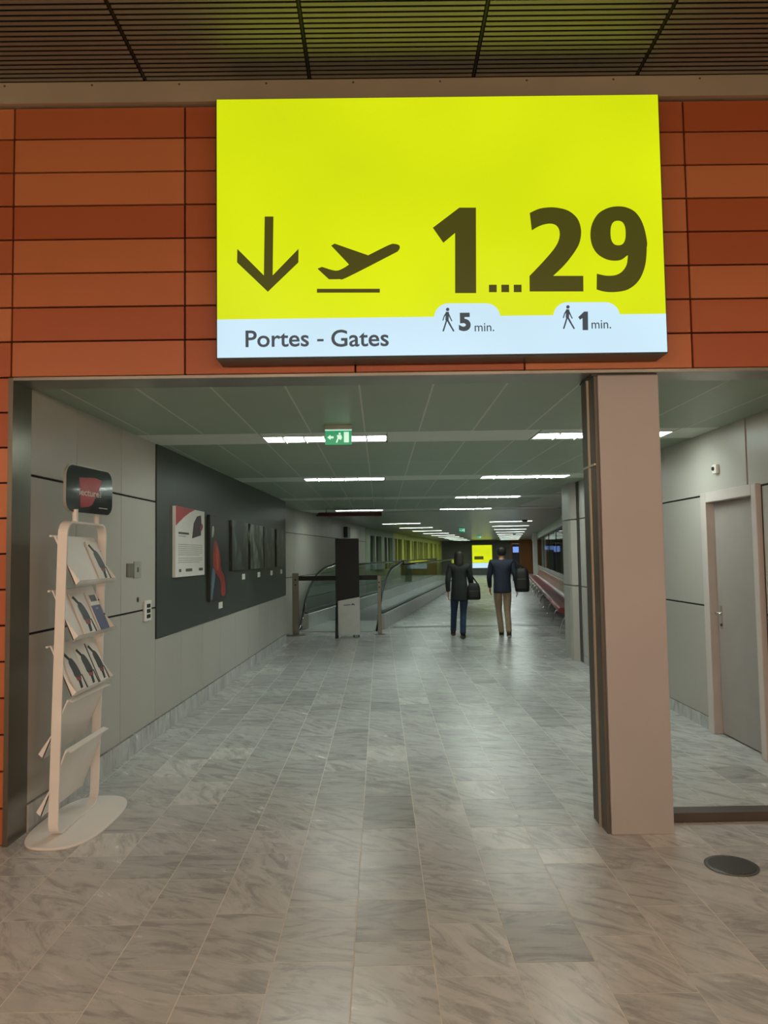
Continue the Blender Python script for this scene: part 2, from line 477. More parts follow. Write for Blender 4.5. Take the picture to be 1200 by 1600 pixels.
# far ceiling: rows of narrow metal planks
ANG = math.atan(.17)
U = Vector((math.sin(ANG), math.cos(ANG), 0)); T = Vector((math.cos(ANG), -math.sin(ANG), 0))
def uv(a, t, z=0.): return Vector((0, 16.5, 0)) + U * a + T * t + Vector((0, 0, z))     # a along the far passage, t across
MU = Matrix.Translation((0, 16.5, 0)) @ Matrix.Rotation(-ANG, 4, 'Z')                    # local x across, y along
b = MB(MU)
rows_y = 2.2
while rows_y < 52:
    b.box(-6, 9, rows_y + .006, rows_y + .69, CEIL + .002, CEIL + .012); rows_y += .70
far_c = b.build('far_ceiling_plank', mat('far_ceiling_plank', '#939d92', .28, .35), ceil, kind='stuff')

# ------------------------------------------------------------------ setting: left wall of the passage (slightly converging)
A0 = Vector((-2.14, 4.63, 0)); B0 = Vector((-1.80, 15.0, 0))
d_ = (B0 - A0).normalized(); n_ = Vector((d_.y, -d_.x, 0))
ML = Matrix(((d_.x, n_.x, 0, A0.x), (d_.y, n_.y, 0, A0.y), (0, 0, 1, 0), (0, 0, 0, 1)))      # (s along wall, off the wall, z)
wl = MB(ML).box(0, 9.86, -.5, -.014, 0, CEIL + .01).build('wall_left', M_JOINTG, kind='structure')
sj = [0, .65, 1.487, 2.325] + [2.325 + .815 * k for k in range(1, 10)] + [9.86]
for i in range(len(sj) - 1):
    a, c = sj[i], sj[i + 1]
    rows = ((.165, 1.167), (1.183, 2.137), (2.153, CEIL + .005)) if i < 3 else ((.165, .885),)
    for z0, z1 in rows:
        MB(ML).box(a + .003, c - .003, -.014, 0, z0, z1).build('wall_panel', M_WALLP, wl, bevel=.0015)
for z0 in (1.167, 2.137):
    MB(ML).box(0, 2.325, -.0135, -.010, z0, z0 + .016).build('shadow_joint', M_JOINT, wl)
MB(ML).box(2.33, 9.85, -.013, .012, .892, CEIL + .005).build('dark_panel', M_DARKP, wl)
for k in range(8):
    MB(ML).box(k * 1.2325 + .002, (k + 1) * 1.2325 - .002, -.014, .012, 0, .158, .5).build('skirting_stone', M_MARBLE, wl, attr='rnd')

# ------------------------------------------------------------------ setting: right wall with door
RX = 2.96
wr = MB()
wr.box(RX + .014, RX + .25, 6.86, 11.95, 0, CEIL + .01); wr.box(RX + .014, RX + .25, 4.6, 5.86, 0, CEIL + .01); wr.box(RX + .014, RX + .25, 5.86, 6.86, 2.14, CEIL + .01)
wr.box(RX + .19, RX + .25, 5.86, 6.86, 0, 2.14)
wall_r = wr.build('wall_right', M_JOINTG, kind='structure')
def rpanel(y0, y1, z0, z1, x=RX): return MB().box(x, RX + .016, y0 + .003, y1 - .003, z0, z1).build('wall_panel', M_WALLP, wall_r, bevel=.0015)
for y0, y1 in ((6.90, 7.95), (7.95, 9.0), (9.0, 10.05), (10.05, 11.1)):
    for z0, z1 in ((.12, 1.112), (1.128, 2.112)): rpanel(y0, y1, z0, z1)
for y0, y1 in ((6.04, 7.95), (7.95, 9.0), (9.0, 10.05), (10.05, 11.1)): rpanel(y0, y1, 2.128, CEIL + .005)
for z0, z1 in ((.12, 1.112), (1.128, 2.112), (2.128, CEIL + .005)): rpanel(4.62, 5.82 if z0 < 2 else 6.035, z0, z1, RX + .006)
for z0 in (1.112, 2.112):
    for ya, yb in ((4.64, 5.82), (6.9, 11.1)):
        MB().box(RX + .011, RX + .0139, ya, yb, z0, z0 + .016).build('shadow_joint', M_JOINT, wall_r)
for ya, yb in ((4.64, 5.84), (6.88, 8.0), (8.0, 9.2), (9.2, 10.4), (10.4, 11.1)):
    MB().box(RX - .004, RX + .016, ya + .002, yb - .002, 0, .116, .8).build('skirting_stone', M_MARBLE, wall_r, attr='rnd')
# folded pier closing the right wall
pier_pts = [(RX - .01, 11.12), (RX + .02, 11.2), (RX + .02, 11.38), (RX - .06, 11.46), (RX - .07, 11.56), (RX - .05, 11.66), (RX - .05, 12.02), (RX + .24, 12.02), (RX + .24, 11.12)]
for z0, z1 in ((0, 1.112), (1.128, 2.112), (2.128, CEIL + .005)):
    MB().prism(pier_pts, z0, z1, 'z').build('pier_panel', M_WALLP, wall_r, bevel=.004)
MB().box(RX + .03, RX + .2, 11.15, 11.98, 0, CEIL).build('pier_core', M_JOINT, wall_r)

# door
door = thing('door_1', 'grey flush door in a pale frame in the right-hand wall', None, (RX, 6.36, 0), kind='structure')
M_FRAME = mat('pale_pink_grey_frame', '#c9beb9', .4, var=.03)
M_LEAF = mat('grey_door_leaf', '#a09893', .42, var=.03)
MB().box(RX - .03, RX + .12, 6.76, 6.87, 0, 2.14).build('door_frame_jamb', M_FRAME, door, bevel=.004)
MB().box(RX - .03, RX + .12, 5.85, 5.93, 0, 2.14).build('door_frame_jamb', M_FRAME, door, bevel=.004)
MB().box(RX - .03, RX + .12, 5.93, 6.76, 2.05, 2.14).build('door_frame_head', M_FRAME, door, bevel=.004)
leaf = MB().box(RX + .045, RX + .09, 5.935, 6.755, .012, 2.048).build('door_leaf', M_LEAF, door, bevel=.002)
MB().box(RX + .04, RX + .046, 6.67, 6.70, .93, 1.13).build('handle_plate', M_CHROME, leaf)
h = MB(); h.tube([(RX + .045, 6.685, 1.07), (RX + .0, 6.685, 1.07), (RX - .01, 6.68, 1.07), (RX - .012, 6.57, 1.07)], .009); h.build('lever_handle', M_CHROME, leaf, smooth=True)
h = MB(Matrix.Translation((RX + .043, 6.685, .965)) @ Matrix.Rotation(-PI / 2, 4, 'Y')); h.lathe([(.012, 0), (.012, .012), (.009, .014)], n=14); h.build('lock_cylinder', M_DGREY, leaf)

# ------------------------------------------------------------------ hall downlights (the hall's own lamps)
for k, (x, y) in enumerate(HALL_LAMPS):
    lamp = thing('downlight', f'{ORD[k % 4]} round ceiling downlight from the left, near the tiled front', 'lamp', (x, y, HALL_CEIL - .012), group='hall downlights')
    MB(Matrix.Translation((x, y, HALL_CEIL - .012))).lathe([(.10, .0), (.115, .0), (.115, .10), (.10, .10)], n=24).build('trim_ring', M_STEEL, lamp, smooth=False)
    ld = bpy.data.lights.new('downlight_bulb', 'SPOT'); ld.energy = DOWNLIGHT; ld.color = WARM
    ld.spot_size = math.radians(146); ld.spot_blend = .75; ld.shadow_soft_size = .09
    lo = bpy.data.objects.new('bulb', ld); lo.location = (0, 0, -.02); lo.parent = lamp; COL.objects.link(lo)

M_GLOBE = mat('lit_globe', '#ffffff', .4, emit=WARM, es=FILL_GLOBE)
for k, (x, y, z) in enumerate(FILL_GLOBES):  # globes added behind the camera, out of view, to light the tiled front
    rowname = 'front' if k < 4 else 'rear'
    lamp = thing('fill_globe', f'{ORD[k % 4]} added warm fill globe from the left in the {rowname} hall row', 'lamp', (x, y, z - .14), group='fill globes added behind the camera')
    MB().ball((x, y, z), .14, 20).build('globe', M_GLOBE, lamp, smooth=True)
    MB().tube([(x, y, z + .19), (x, y, HALL_CEIL)], .008, 8).build('cord', M_BLACK, lamp)
    MB(Matrix.Translation((x, y, z))).lathe([(.45, .07), (.452, .075), (.30, .16), (.05, .20), (.02, .19), (.29, .152)], n=28).build('shade', M_BLACK, lamp)  # opaque dome shaped to keep the globe's light off the slats

# ------------------------------------------------------------------ fluorescent lights of the passage
def troffer(cx, cy, ln, wd, rz, label, cells=6, lit=True):
    t = thing('ceiling_light', label, 'ceiling light', (cx, cy, CEIL - .01), rz, 'fluorescent ceiling lights of the passage')
    hl, hw = ln / 2, wd / 2
    MB().box(-hl + .01, hl - .01, -hw + .01, hw - .01, .006, .010).build('diffuser', M_LIGHT if lit else M_LOUV, t, local=True)
    fr = MB()
    fr.box(-hl, hl, -hw, -hw + .012, -.004, .02); fr.box(-hl, hl, hw - .012, hw, -.004, .02)
    fr.box(-hl, -hl + .012, -hw, hw, -.004, .02); fr.box(hl - .012, hl, -hw, hw, -.004, .02)
    fr.build('frame', M_LOUV, t, local=True)
    for c in range(1, cells):
        x = -hl + ln * c / cells
        MB().box(x - .007, x + .007, -hw + .012, hw - .012, -.018, .006).build('louvre_fin', M_LOUV, t, local=True)
    return t
for k, yb in enumerate(bands):
    o_ = ['nearest the hall', 'second from the hall', 'third from the hall', 'fourth from the hall'][k]
    troffer(-.475, yb + .33, 1.11, .32, 0, f'{"unlit" if k == 2 else "long"} fluorescent ceiling light in the left row, {o_}', lit=k != 2)
    troffer(2.015, yb + .33, 1.21, .32, 0, f'long fluorescent ceiling light in the right row, {o_}')
for k in range(9):
    pL = Vector((.73, 25.4, 0)) + U * (4.1 * k); pR = Vector((4.33, 24.9, 0)) + U * (4.1 * k)
    o_ = f'{ORD[k]} beyond the red ceiling panel'
    troffer(pL.x, pL.y, 1.3, .30, -ANG, f'far fluorescent ceiling light, left row, {o_}', 3)
    troffer(pR.x, pR.y, 1.4, .30, -ANG, f'far fluorescent ceiling light, right row, {o_}', 3)

# ------------------------------------------------------------------ column in the opening
M_SIDE = mat('dull_steel_side', '#5f5a52', .5, .3, var=.04)
colm = thing('column', 'beige-grey square column standing in the opening under the tiled front', 'column', (1.485, 4.58, 0))
MB().box(1.305, 1.665, FAC + .02, 4.70, 0, CEIL - .022).build('shaft', M_COLP, colm, bevel=.006, seg=2)
MB().box(1.287, 1.306, FAC + .04, 4.560, 0, CEIL - .022).build('side_plate', M_SIDE, colm)
MB().box(1.283, 1.306, 4.572, 4.71, 0, CEIL - .022).build('side_plate', M_SIDE, colm)
MB().box(1.276, 1.306, 4.558, 4.574, 0, CEIL - .022).build('edge_profile', mat('bright_edge_profile', '#b5aa96', .4, .4), colm)
MB().box(1.27, 1.66, FAC + .03, 4.69, CEIL - .022, CEIL - .0122).build('head_joint', M_DGREY, colm)
MB().box(1.278, 1.306, 4.45, 4.705, 2.135, 2.147).build('side_reflection', mat('bright_edge_profile', '#b5aa96', .4, .4), colm)  # bright bar drawn in place of the strip's reflection on the column side

# dark threshold bar on the floor right of the column
th = MB().box(1.70, 2.95, 4.60, 4.72, 0, .055).build('threshold_bar', mat('brown_grey_metal', '#554b47', .45, .3), bevel=.004)
tag(th, 'dark brown-grey threshold bar lying between column and right wall', 'threshold')
# round steel cover
fc = thing('floor_box_cover', 'round dark steel cover plate set in the marble floor', 'floor cover', (1.782, 3.97, 0))
b = MB(Matrix.Translation((1.782, 3.97, 0))); b.lathe([(.122, .0), (.122, .004), (.112, .0065), (.0, .0065)], n=40); b.build('cover_plate', mat('dark_steel_cover', '#4c4644', .3, .8), fc)
b = MB(Matrix.Translation((1.782, 3.97, 0)))
b.lathe([(.124, .0), (.132, .0), (.132, .004), (.124, .005)], n=40); b.build('rim', mat('worn_steel_rim', '#6a6460', .25, .9), fc)

# ------------------------------------------------------------------ the big illuminated sign
def art(x, y): return (-2.1176 + .0036578 * x - .0000738 * y, 4.8556 - .0000448 * x - .0037505 * y)
SY = 4.215
sign = thing('gate_sign', 'large illuminated yellow sign pointing down to gates 1 to 29', 'sign', (.37, 4.3, 2.74))
SX0, SX1, SZ0, SZ1 = -.912, 1.653, 2.742, 4.266
E_Y = '#d7e50e'
M_SY = mat('lit_yellow_face', '#3a3c04', .3, emit=E_Y, es=1.02, var=.02)
M_SW = mat('lit_white_band', '#505458', .3, emit='#c6e6f8', es=1.0, var=.02)
for m_ in (M_SY, M_SW):      # tubes behind the face light it a little unevenly
    nt = m_.node_tree; tc = nt.nodes.new('ShaderNodeTexCoord'); nz = nt.nodes.new('ShaderNodeTexNoise'); nz.inputs['Scale'].default_value = 1.1; nz.inputs['Detail'].default_value = 1
    mr = nt.nodes.new('ShaderNodeMapRange'); mr.inputs[1].default_value = .3; mr.inputs[2].default_value = .7; mr.inputs[3].default_value = .92; mr.inputs[4].default_value = 1.06
    nt.links.new(tc.outputs['Object'], nz.inputs['Vector']); nt.links.new(nz.outputs['Fac'], mr.inputs[0]); nt.links.new(mr.outputs[0], nt.nodes['Principled BSDF'].inputs['Emission Strength'])
M_SOL = mat('olive_print', '#1b1b02', .5, emit='#43420b', es=.9)
M_SGR = mat('slate_print', '#14181c', .5, emit='#3c474f', es=.9)
M_HOUS = mat('sign_housing', '#5c625e', .35, .7)
hb = MB(); hb.box(SX0, SX1, SY + .006, FAC + .0, SZ0, SZ1); hb.build('housing', M_HOUS, sign, bevel=.004)
MB().box(SX0 + .008, SX1 - .008, SY, SY + .008, SZ0 + .19, SZ1 - .008).build('yellow_face', M_SY, sign)
# white band with two rounded tabs
zb = art(600, 496)[1]
def tabpts(x0, x1, ytop, ybase):
    pts = []
    r = 15
    for j in range(7):
        a = math.radians(180 - 90 * j / 6); pts.append((x0 + 22 + 22 * math.cos(a), ytop + 22 - 22 * math.sin(a)))
    for j in range(7):
        a = math.radians(90 - 90 * j / 6); pts.append((x1 - 22 + 22 * math.cos(a), ytop + 22 - 22 * math.sin(a)))
    return [(x0 + 0, ybase)] + pts + [(x1, ybase)]
band = [(SX0 + .008, SZ0 + .008), (SX1 - .008, SZ0 + .008), (SX1 - .008, zb)]
for x0, x1, yt in ((863, 967, 473), (678, 781, 474.5)):
    tp_ = [art(*q) for q in tabpts(x0, x1, yt, 496)[::-1]]
    band += [(tp_[0][0], zb)] + tp_[1:-1] + [(tp_[-1][0], zb)]
band += [(SX0 + .008, zb)]
MB().prism(band, SY - .0012, SY + .004, 'y').build('white_band', M_SW, sign)
def glyph(name, pts, m, k=330.0, sm=False):
    MB().prism([art(*p) for p in pts], SY - .0026, SY - .0004, 'y').build(name, m, sign)
def c3(pts): return [(330 + x / 3.243, 300 + y / 3.243) + tuple(r) for x, y, *r in pts]
def c4(pts): return [(660 + x / 3., 300 + y / 3.) + tuple(r) for x, y, *r in pts]
glyph('down_arrow', c3([(270, 129), (314, 129), (314, 426), (443, 292), (443, 360), (291, 507), (134, 360), (134, 292), (270, 426)]), M_SOL)
plane = c3([(540, 392, 1), (562, 383, 1), (630, 402), (668, 391), (699, 371, 1), (608, 276, 1), (625, 266, 1), (795, 325, 1), (900, 273), (930, 268), (950, 274), (955, 287), (945, 303), (920, 318), (690, 435), (650, 444), (598, 445, 1)])
glyph('aeroplane', smooth_poly(plane), M_SOL)
glyph('runway_line', c3([(538, 493), (855, 493), (855, 512), (538, 512)]), M_SOL)
glyph('numeral', c4([(48, 172), (172, 78), (250, 78), (250, 476), (152, 476), (152, 196), (97, 242)]), M_SOL)
for x in (310, 368, 426): glyph('dot', c4([(x, 438), (x + 36, 438), (x + 36, 472), (x, 472)]), M_SOL)
two = c4([(503, 103, 1), (545, 84), (590, 77), (635, 79), (685, 93), (724, 126), (741, 168), (742, 212), (730, 255), (700, 302), (660, 350), (610, 397, 1), (751, 397, 1), (751, 469, 1), (500, 469, 1), (500, 397, 1), (560, 335), (610, 278), (634, 240), (643, 205), (638, 175), (620, 157), (590, 153), (550, 163), (512, 184, 1)])
glyph('numeral', smooth_poly(two), M_SOL)
# nine: a ring for the bowl plus the tail
hole = [(917 + 36 * math.copysign(abs(math.cos(a)) ** .8, math.cos(a)), 197 + 58 * math.copysign(abs(math.sin(a)) ** .8, math.sin(a))) for a in (PI / 2 + 2 * PI * j / 28 for j in range(29))]
h9 = [p[:2] for p in c4(hole)]
def ring_mesh(outer, inner):
    N = 96
    def at_angle(poly, ang, c):
        best = None
        dx, dy = math.cos(ang), math.sin(ang)
        for (ax, ay), (bx, by) in zip(poly, poly[1:] + poly[:1]):
            ex, ey = bx - ax, by - ay; den = dx * ey - dy * ex
            if abs(den) < 1e-9: continue
            t = ((ax - c[0]) * ey - (ay - c[1]) * ex) / den; u = ((ax - c[0]) * dy - (ay - c[1]) * dx) / den
            if t > 0 and -1e-9 <= u <= 1 + 1e-9 and (best is None or t < best): best = t
        return (c[0] + dx * best, c[1] + dy * best)
    return at_angle
atn = ring_mesh(None, None)
c9 = (660 + 917 / 3., 300 + 197 / 3.)
bm9 = MB()
bowl_outer = smooth_poly(c4([(890, 326), (930, 322), (962, 300), (1000, 290), (1049, 268), (1048, 210), (1030, 145), (1000, 100), (960, 78), (918, 72), (870, 80), (825, 106), (797, 150), (787, 200), (793, 250), (815, 290), (850, 315)]))
N = 72
for d in (SY - .0026, SY - .0004):
    for j in range(N):
        a, a2 = 2 * PI * j / N, 2 * PI * (j + 1) / N
        q = [atn(bowl_outer, a, c9), atn(bowl_outer, a2, c9), atn(h9, a2, c9), atn(h9, a, c9)]
        bm9.quad(*[(art(*p)[0], d, art(*p)[1]) for p in q])
tail = smooth_poly(c4([(962, 300, 1), (955, 345), (932, 378), (900, 394), (858, 396), (815, 387, 1), (813, 460, 1), (850, 470), (900, 472), (960, 460), (1010, 420), (1040, 355), (1050, 280), (1049, 225, 1), (990, 235, 1)]))
bm9.prism([art(*p) for p in tail], SY - .0022, SY - .0009, 'y')
bm9.build('numeral', M_SOL, sign)
# lettering on the white band
SM = Matrix.Translation((0, SY - .0026, 0))
def fit(x0, x1, ytop, ybase):
    a = art(x0, ybase); b_ = art(x1, ytop); return (a[0], b_[0], a[1], b_[1])
text_mesh('word', 'Portes', M_SGR, sign, fit(386.5, 484, 515, 542), SM, bold=.014)
MB().prism([art(*p) for p in ((497, 529.3), (507, 529.2), (507, 532.7), (497, 532.8))], SY - .0026, SY - .0004, 'y').build('hyphen', M_SGR, sign)
text_mesh('word', 'Gates', M_SGR, sign, fit(519, 607.5, 514, 541.5), SM, bold=.014)
text_mesh('minutes', '5', M_SGR, sign, fit(716.5, 734.5, 489, 517.5), SM, bold=.05)
text_mesh('minutes', 'min.', M_SGR, sign, fit(741, 771, 505, 518), SM, bold=.004)
MB(Matrix()).prism([art(*p) for p in [(902, 496), (911, 487.5), (917, 487.5), (917, 516), (908.5, 516), (908.5, 497.5), (904.5, 500)]], SY - .0026, SY - .0004, 'y').build('minutes', M_SGR, sign)
text_mesh('minutes', 'min.', M_SGR, sign, fit(922.5, 952.5, 500.5, 514), SM, bold=.004)
def walker(ox, oy):
    b = MB()
    def stroke(p, q, wd):
        dx, dy = q[0] - p[0], q[1] - p[1]; l = math.hypot(dx, dy); nx, ny = -dy / l * wd / 2, dx / l * wd / 2
        b.prism([art(660 + (ox + x) / 3., 300 + (oy + y) / 3.) for x, y in ((p[0] + nx, p[1] + ny), (q[0] + nx, q[1] + ny), (q[0] - nx, q[1] - ny), (p[0] - nx, p[1] - ny))], SY - .0026, SY - .0014, 'y')
    b.prism([art(660 + (ox + 117 + 8 * math.cos(a)) / 3., 300 + (oy + 552 + 8 * math.sin(a)) / 3.) for a in (2 * PI * j / 14 for j in range(14))], SY - .0026, SY - .0014, 'y')
    for p, q, wd in (((116, 563), (114, 602), 15), ((113, 600), (96, 653), 7), ((116, 600), (130, 626), 8), ((130, 626), (146, 653), 7), ((112, 566), (101, 584), 6), ((101, 584), (95, 603), 5), ((119, 568), (128, 588), 6), ((128, 588), (137, 606), 5)):
        stroke(p, q, wd)
    b.build('walking_figure', M_SGR, sign)
walker(0, 0); walker(561, -11)

# ------------------------------------------------------------------ exit signs
def exit_sign(x, y, label, scale=1., full=True):
    t = thing('exit_sign', label, 'exit sign', (x, y, CEIL - .17 * scale), group='green exit signs under the passage ceiling')
    M_ = Matrix.Translation((x, y, CEIL - .008)) @ Matrix.Scale(scale, 4)
    MB(M_).box(-.112, .112, -.03, .03, -.035, 0).build('housing', M_LOUV, t, bevel=.002 * scale)
    MB(M_).box(-.108, .108, -.006, .006, -.158, -.035).build('green_plate', mat('lit_green', '#0a5a36', .3, emit='#1f9a68', es=.8), t)
    W_ = mat('lit_white_pictogram', '#c8e8d8', .4, emit='#bff0da', es=.8)
    if full:
        def pl(pts, nm): MB(M_).prism(pts, -.009, -.0062, 'y').build(nm, W_, t)
        pl([(.045, -.055), (.085, -.055), (.085, -.14), (.045, -.14)], 'doorway')
        pl([(.002, -.06), (.018, -.06), (.018, -.075), (.002, -.075)], 'figure_head')
        pl([(-.012, -.08), (.022, -.078), (.03, -.1), (.02, -.12), (.0, -.11), (-.01, -.142), (-.022, -.14), (-.008, -.105)], 'figure_body')
        pl([(-.09, -.098), (-.065, -.078), (-.065, -.09), (-.04, -.09), (-.04, -.106), (-.065, -.106), (-.065, -.118)], 'arrow')
        pl([(-.108, -.036), (.108, -.036), (.108, -.044), (-.108, -.044)], 'lit_edge')
    return t
exit_sign(-.325, 6.1, 'green lit exit sign hanging under the nearest ceiling light')
exit_sign(3.27, 30.0, 'small distant green exit sign, the nearer of the far pair', 1.15)
exit_sign(5.65, 43.0, 'small distant green exit sign, the farther of the far pair', 1.15)

# ------------------------------------------------------------------ things on the left wall
def wl_board(name, label, cat, s0, s1, z0, z1, m, depth=.035, off=.012, group=None):
    p = ML @ Vector(((s0 + s1) / 2, off, z0))
    t = thing(name, label, cat, p, group=group)
    MB(ML).box(s0, s1, off, off + depth, z0, z1).build('board', m, t, bevel=.003)
    return t, off + depth
def wl_flat(t, nm, pts, off, m, d=.0015):
    # outline in (s, z) on the board's face
    b = MB(ML)
    a = [b.pt((s, off, z)) for s, z in pts]; c = [b.pt((s, off + d, z)) for s, z in pts]
    n = len(pts); b.face(a); b.face(c)
    for i in range(n): b.face((a[i], a[(i + 1) % n], c[(i + 1) % n], c[i]))
    return b.build(nm, m, t)
t, o_ = wl_board('poster', 'white information poster with a red top corner on the dark wall', 'poster', 2.79, 3.855, 1.435, 2.14, M_WHITEP)
wl_flat(t, 'red_corner', [(2.792, 2.138), (3.47, 2.138), (3.28, 2.10), (3.08, 2.045), (2.92, 1.99), (2.792, 1.945)], o_, M_RED)
wl_flat(t, 'printed_photo', [(3.36, 1.83), (3.7, 1.87), (3.72, 2.02), (3.70, 2.09), (3.55, 2.07), (3.42, 1.99)], o_, mat('plum_print', '#3b2430', .5, var=.4, scale=14))
wl_flat(t, 'printed_flower', smooth_poly([(3.66, 1.96), (3.74, 2.0), (3.78, 1.97), (3.74, 1.93), (3.68, 1.92)]), o_ + .001, mat('pink_print', '#8d3546', .5))
M_TXT = mat('grey_print', '#b4afa8', .6)
wl_flat(t, 'heading', [(2.88, 1.885), (3.24, 1.885), (3.24, 1.865), (2.88, 1.865)], o_, mat('dark_print', '#55504a', .6))
wl_flat(t, 'subheading', [(2.88, 1.85), (3.13, 1.85), (3.13, 1.84), (2.88, 1.84)], o_, M_TXT)
for k in range(9):
    z1 = 1.765 - k * .021 - (.012 if k > 5 else 0)
    e_ = 3.76 - (.12 if k in (5, 8) else 0)
    wl_flat(t, 'text_line', [(2.87, z1), (e_, z1), (e_, z1 - .008), (2.87, z1 - .008)], o_, M_TXT)
for a, c in ((2.90, 2.97), (3.13, 3.36), (3.62, 3.78)):
    wl_flat(t, 'emblem', [(a, 1.515), (c, 1.515), (c, 1.485), (a, 1.485)], o_, mat('dark_print', '#55504a', .6))

t, o_ = wl_board('picture', 'dark picture panel with a standing red figure on the dark wall', 'picture', 4.10, 4.93, 1.12, 2.12, mat('black_green_photo', '#1c211d', .35, var=.3, scale=4))
wl_flat(t, 'red_body', smooth_poly([(4.30, 1.82), (4.45, 1.78), (4.58, 1.62), (4.60, 1.50), (4.78, 1.38), (4.84, 1.18), (4.62, 1.17), (4.58, 1.35), (4.36, 1.44), (4.24, 1.52), (4.22, 1.68)]), o_, mat('scarlet_print', '#8f2a22', .4, var=.35, scale=10))
wl_flat(t, 'orange_sash', smooth_poly([(4.34, 1.78), (4.44, 1.76), (4.50, 1.62), (4.46, 1.48), (4.38, 1.5), (4.36, 1.64)]), o_ + .0016, mat('orange_print', '#b34a28', .4, var=.3, scale=10))
wl_flat(t, 'head', smooth_poly([(4.26, 1.80), (4.36, 1.84), (4.46, 1.90), (4.44, 1.98), (4.33, 2.0), (4.25, 1.93)]), o_, mat('umber_print', '#3e3a26', .4, var=.3, scale=12))
wl_flat(t, 'white_plume', smooth_poly([(4.17, 1.88), (4.21, 1.86), (4.27, 1.93), (4.26, 1.99), (4.19, 1.98)]), o_ + .002, mat('pale_print', '#b4bab4', .4))
wl_flat(t, 'blue_cloth', smooth_poly([(4.20, 1.50), (4.33, 1.44), (4.29, 1.34), (4.21, 1.2), (4.18, 1.15), (4.12, 1.15), (4.14, 1.3)]), o_ + .001, mat('blue_grey_print', '#5f7783', .4, var=.2, scale=10))
def smoky(name, c0, c1, sx, thr=.52):
    m = bpy.data.materials.new(name); m.use_nodes = True
    n = m.node_tree.nodes; L = m.node_tree.links; p = n['Principled BSDF']
    tc = n.new('ShaderNodeTexCoord'); mp = n.new('ShaderNodeMapping'); mp.inputs['Scale'].default_value = (sx, sx, sx * .6)
    nz = n.new('ShaderNodeTexNoise'); nz.inputs['Scale'].default_value = 2.2; nz.inputs['Detail'].default_value = 6; nz.inputs['Distortion'].default_value = .8
    rp = n.new('ShaderNodeValToRGB'); rp.color_ramp.elements[0].position = thr; rp.color_ramp.elements[1].position = .78
    rp.color_ramp.elements[0].color = lin(c0) + (1,); rp.color_ramp.elements[1].color = lin(c1) + (1,)
    L.new(tc.outputs['Object'], mp.inputs[0]); L.new(mp.outputs[0], nz.inputs['Vector']); L.new(nz.outputs['Fac'], rp.inputs[0]); L.new(rp.outputs[0], p.inputs['Base Color'])
    p.inputs['Roughness'].default_value = .35
    return m
desc = ['first smoky dark picture after the red figure', 'smoky dark picture with the brightest pale streaks', 'third smoky dark picture along the dark wall', 'farthest smoky dark picture at the end of the dark wall']
for k, (s0, s1) in enumerate(((5.21, 6.22), (6.37, 7.38), (7.45, 8.41), (8.63, 9.43))):
    t, o_ = wl_board('picture', desc[k], 'picture', s0, s1, 1.45, 2.11, smoky(f'smoky_print_{ORD[k]}', '#1d241f', '#a3ab9c' if k == 1 else '#7d877b', 1.3 + .35 * k, .46 if k == 1 else .52), group='smoky dark pictures on the dark wall')
for k, (s, z, lb) in enumerate(((4.72, 1.04, 'small white caption card under the red figure picture'), (6.05, 1.352, 'small white caption card under the first smoky picture'), (7.17, 1.352, 'small white caption card under the second smoky picture'), (8.28, 1.352, 'small white caption card under the third smoky picture'), (9.3, 1.352, 'small white caption card under the farthest smoky picture'))):
    o = MB(ML).box(s - .09, s + .09, .012, .017, z - .038, z + .038).build('caption_card', M_WHITEP)
    tag(o, lb, 'card', 'caption cards on the dark wall')
# switch, keyhole and intercom on the pale panels
t = thing('wall_switch', 'grey and pale double wall switch on the panels behind the leaflet stand', 'switch', ML @ Vector((1.77, 0, 1.47)))
MB(ML).box(1.60, 1.76, 0, .012, 1.475, 1.585).build('grey_plate', mat('dull_olive_plate', '#6f6a5c', .4), t, bevel=.002)
MB(ML).box(1.765, 1.93, 0, .010, 1.46, 1.60).build('pale_plate', mat('pale_plate', '#a09c90', .4), t, bevel=.002)
MB(ML).box(1.83, 1.86, .010, .016, 1.51, 1.55).build('rocker', M_MGREY, t)
b = MB(ML @ Matrix.Translation((1.87, 0, 1.274)) @ Matrix.Rotation(-PI / 2, 4, 'X')); b.lathe([(.022, -.002), (.022, .004), (.014, .006)], n=16)
o = b.build('panel_lock', M_DGREY); tag(o, 'small round dark lock in the pale wall panel above the intercom', 'lock')
t = thing('intercom', 'white wall plate with three black buttons beside the dark wall', 'intercom', ML @ Vector((2.085, 0, 1.07)))
MB(ML).box(2.0, 2.17, 0, .02, 1.075, 1.255).build('plate', M_WHITEP, t, bevel=.004)
for k in range(3):
    MB(ML).box(2.045, 2.125, .02, .026, 1.10 + k * .046, 1.133 + k * .046).build('button', M_BLACK, t)
# sensor over the door
t = thing('wall_sensor', 'small white sensor box with a dark eye above the grey door', 'sensor', (RX, 6.55, 2.29))
MB().box(RX - .03, RX, 6.52, 6.60, 2.29, 2.37).build('body', M_WHITEP, t, bevel=.004)
b = MB(Matrix.Translation((RX - .03, 6.57, 2.335)) @ Matrix.Rotation(-PI / 2, 4, 'Y')); b.lathe([(.018, -.002), (.016, .012), (.0, .016)], n=14); b.build('eye', M_BLACK, t)

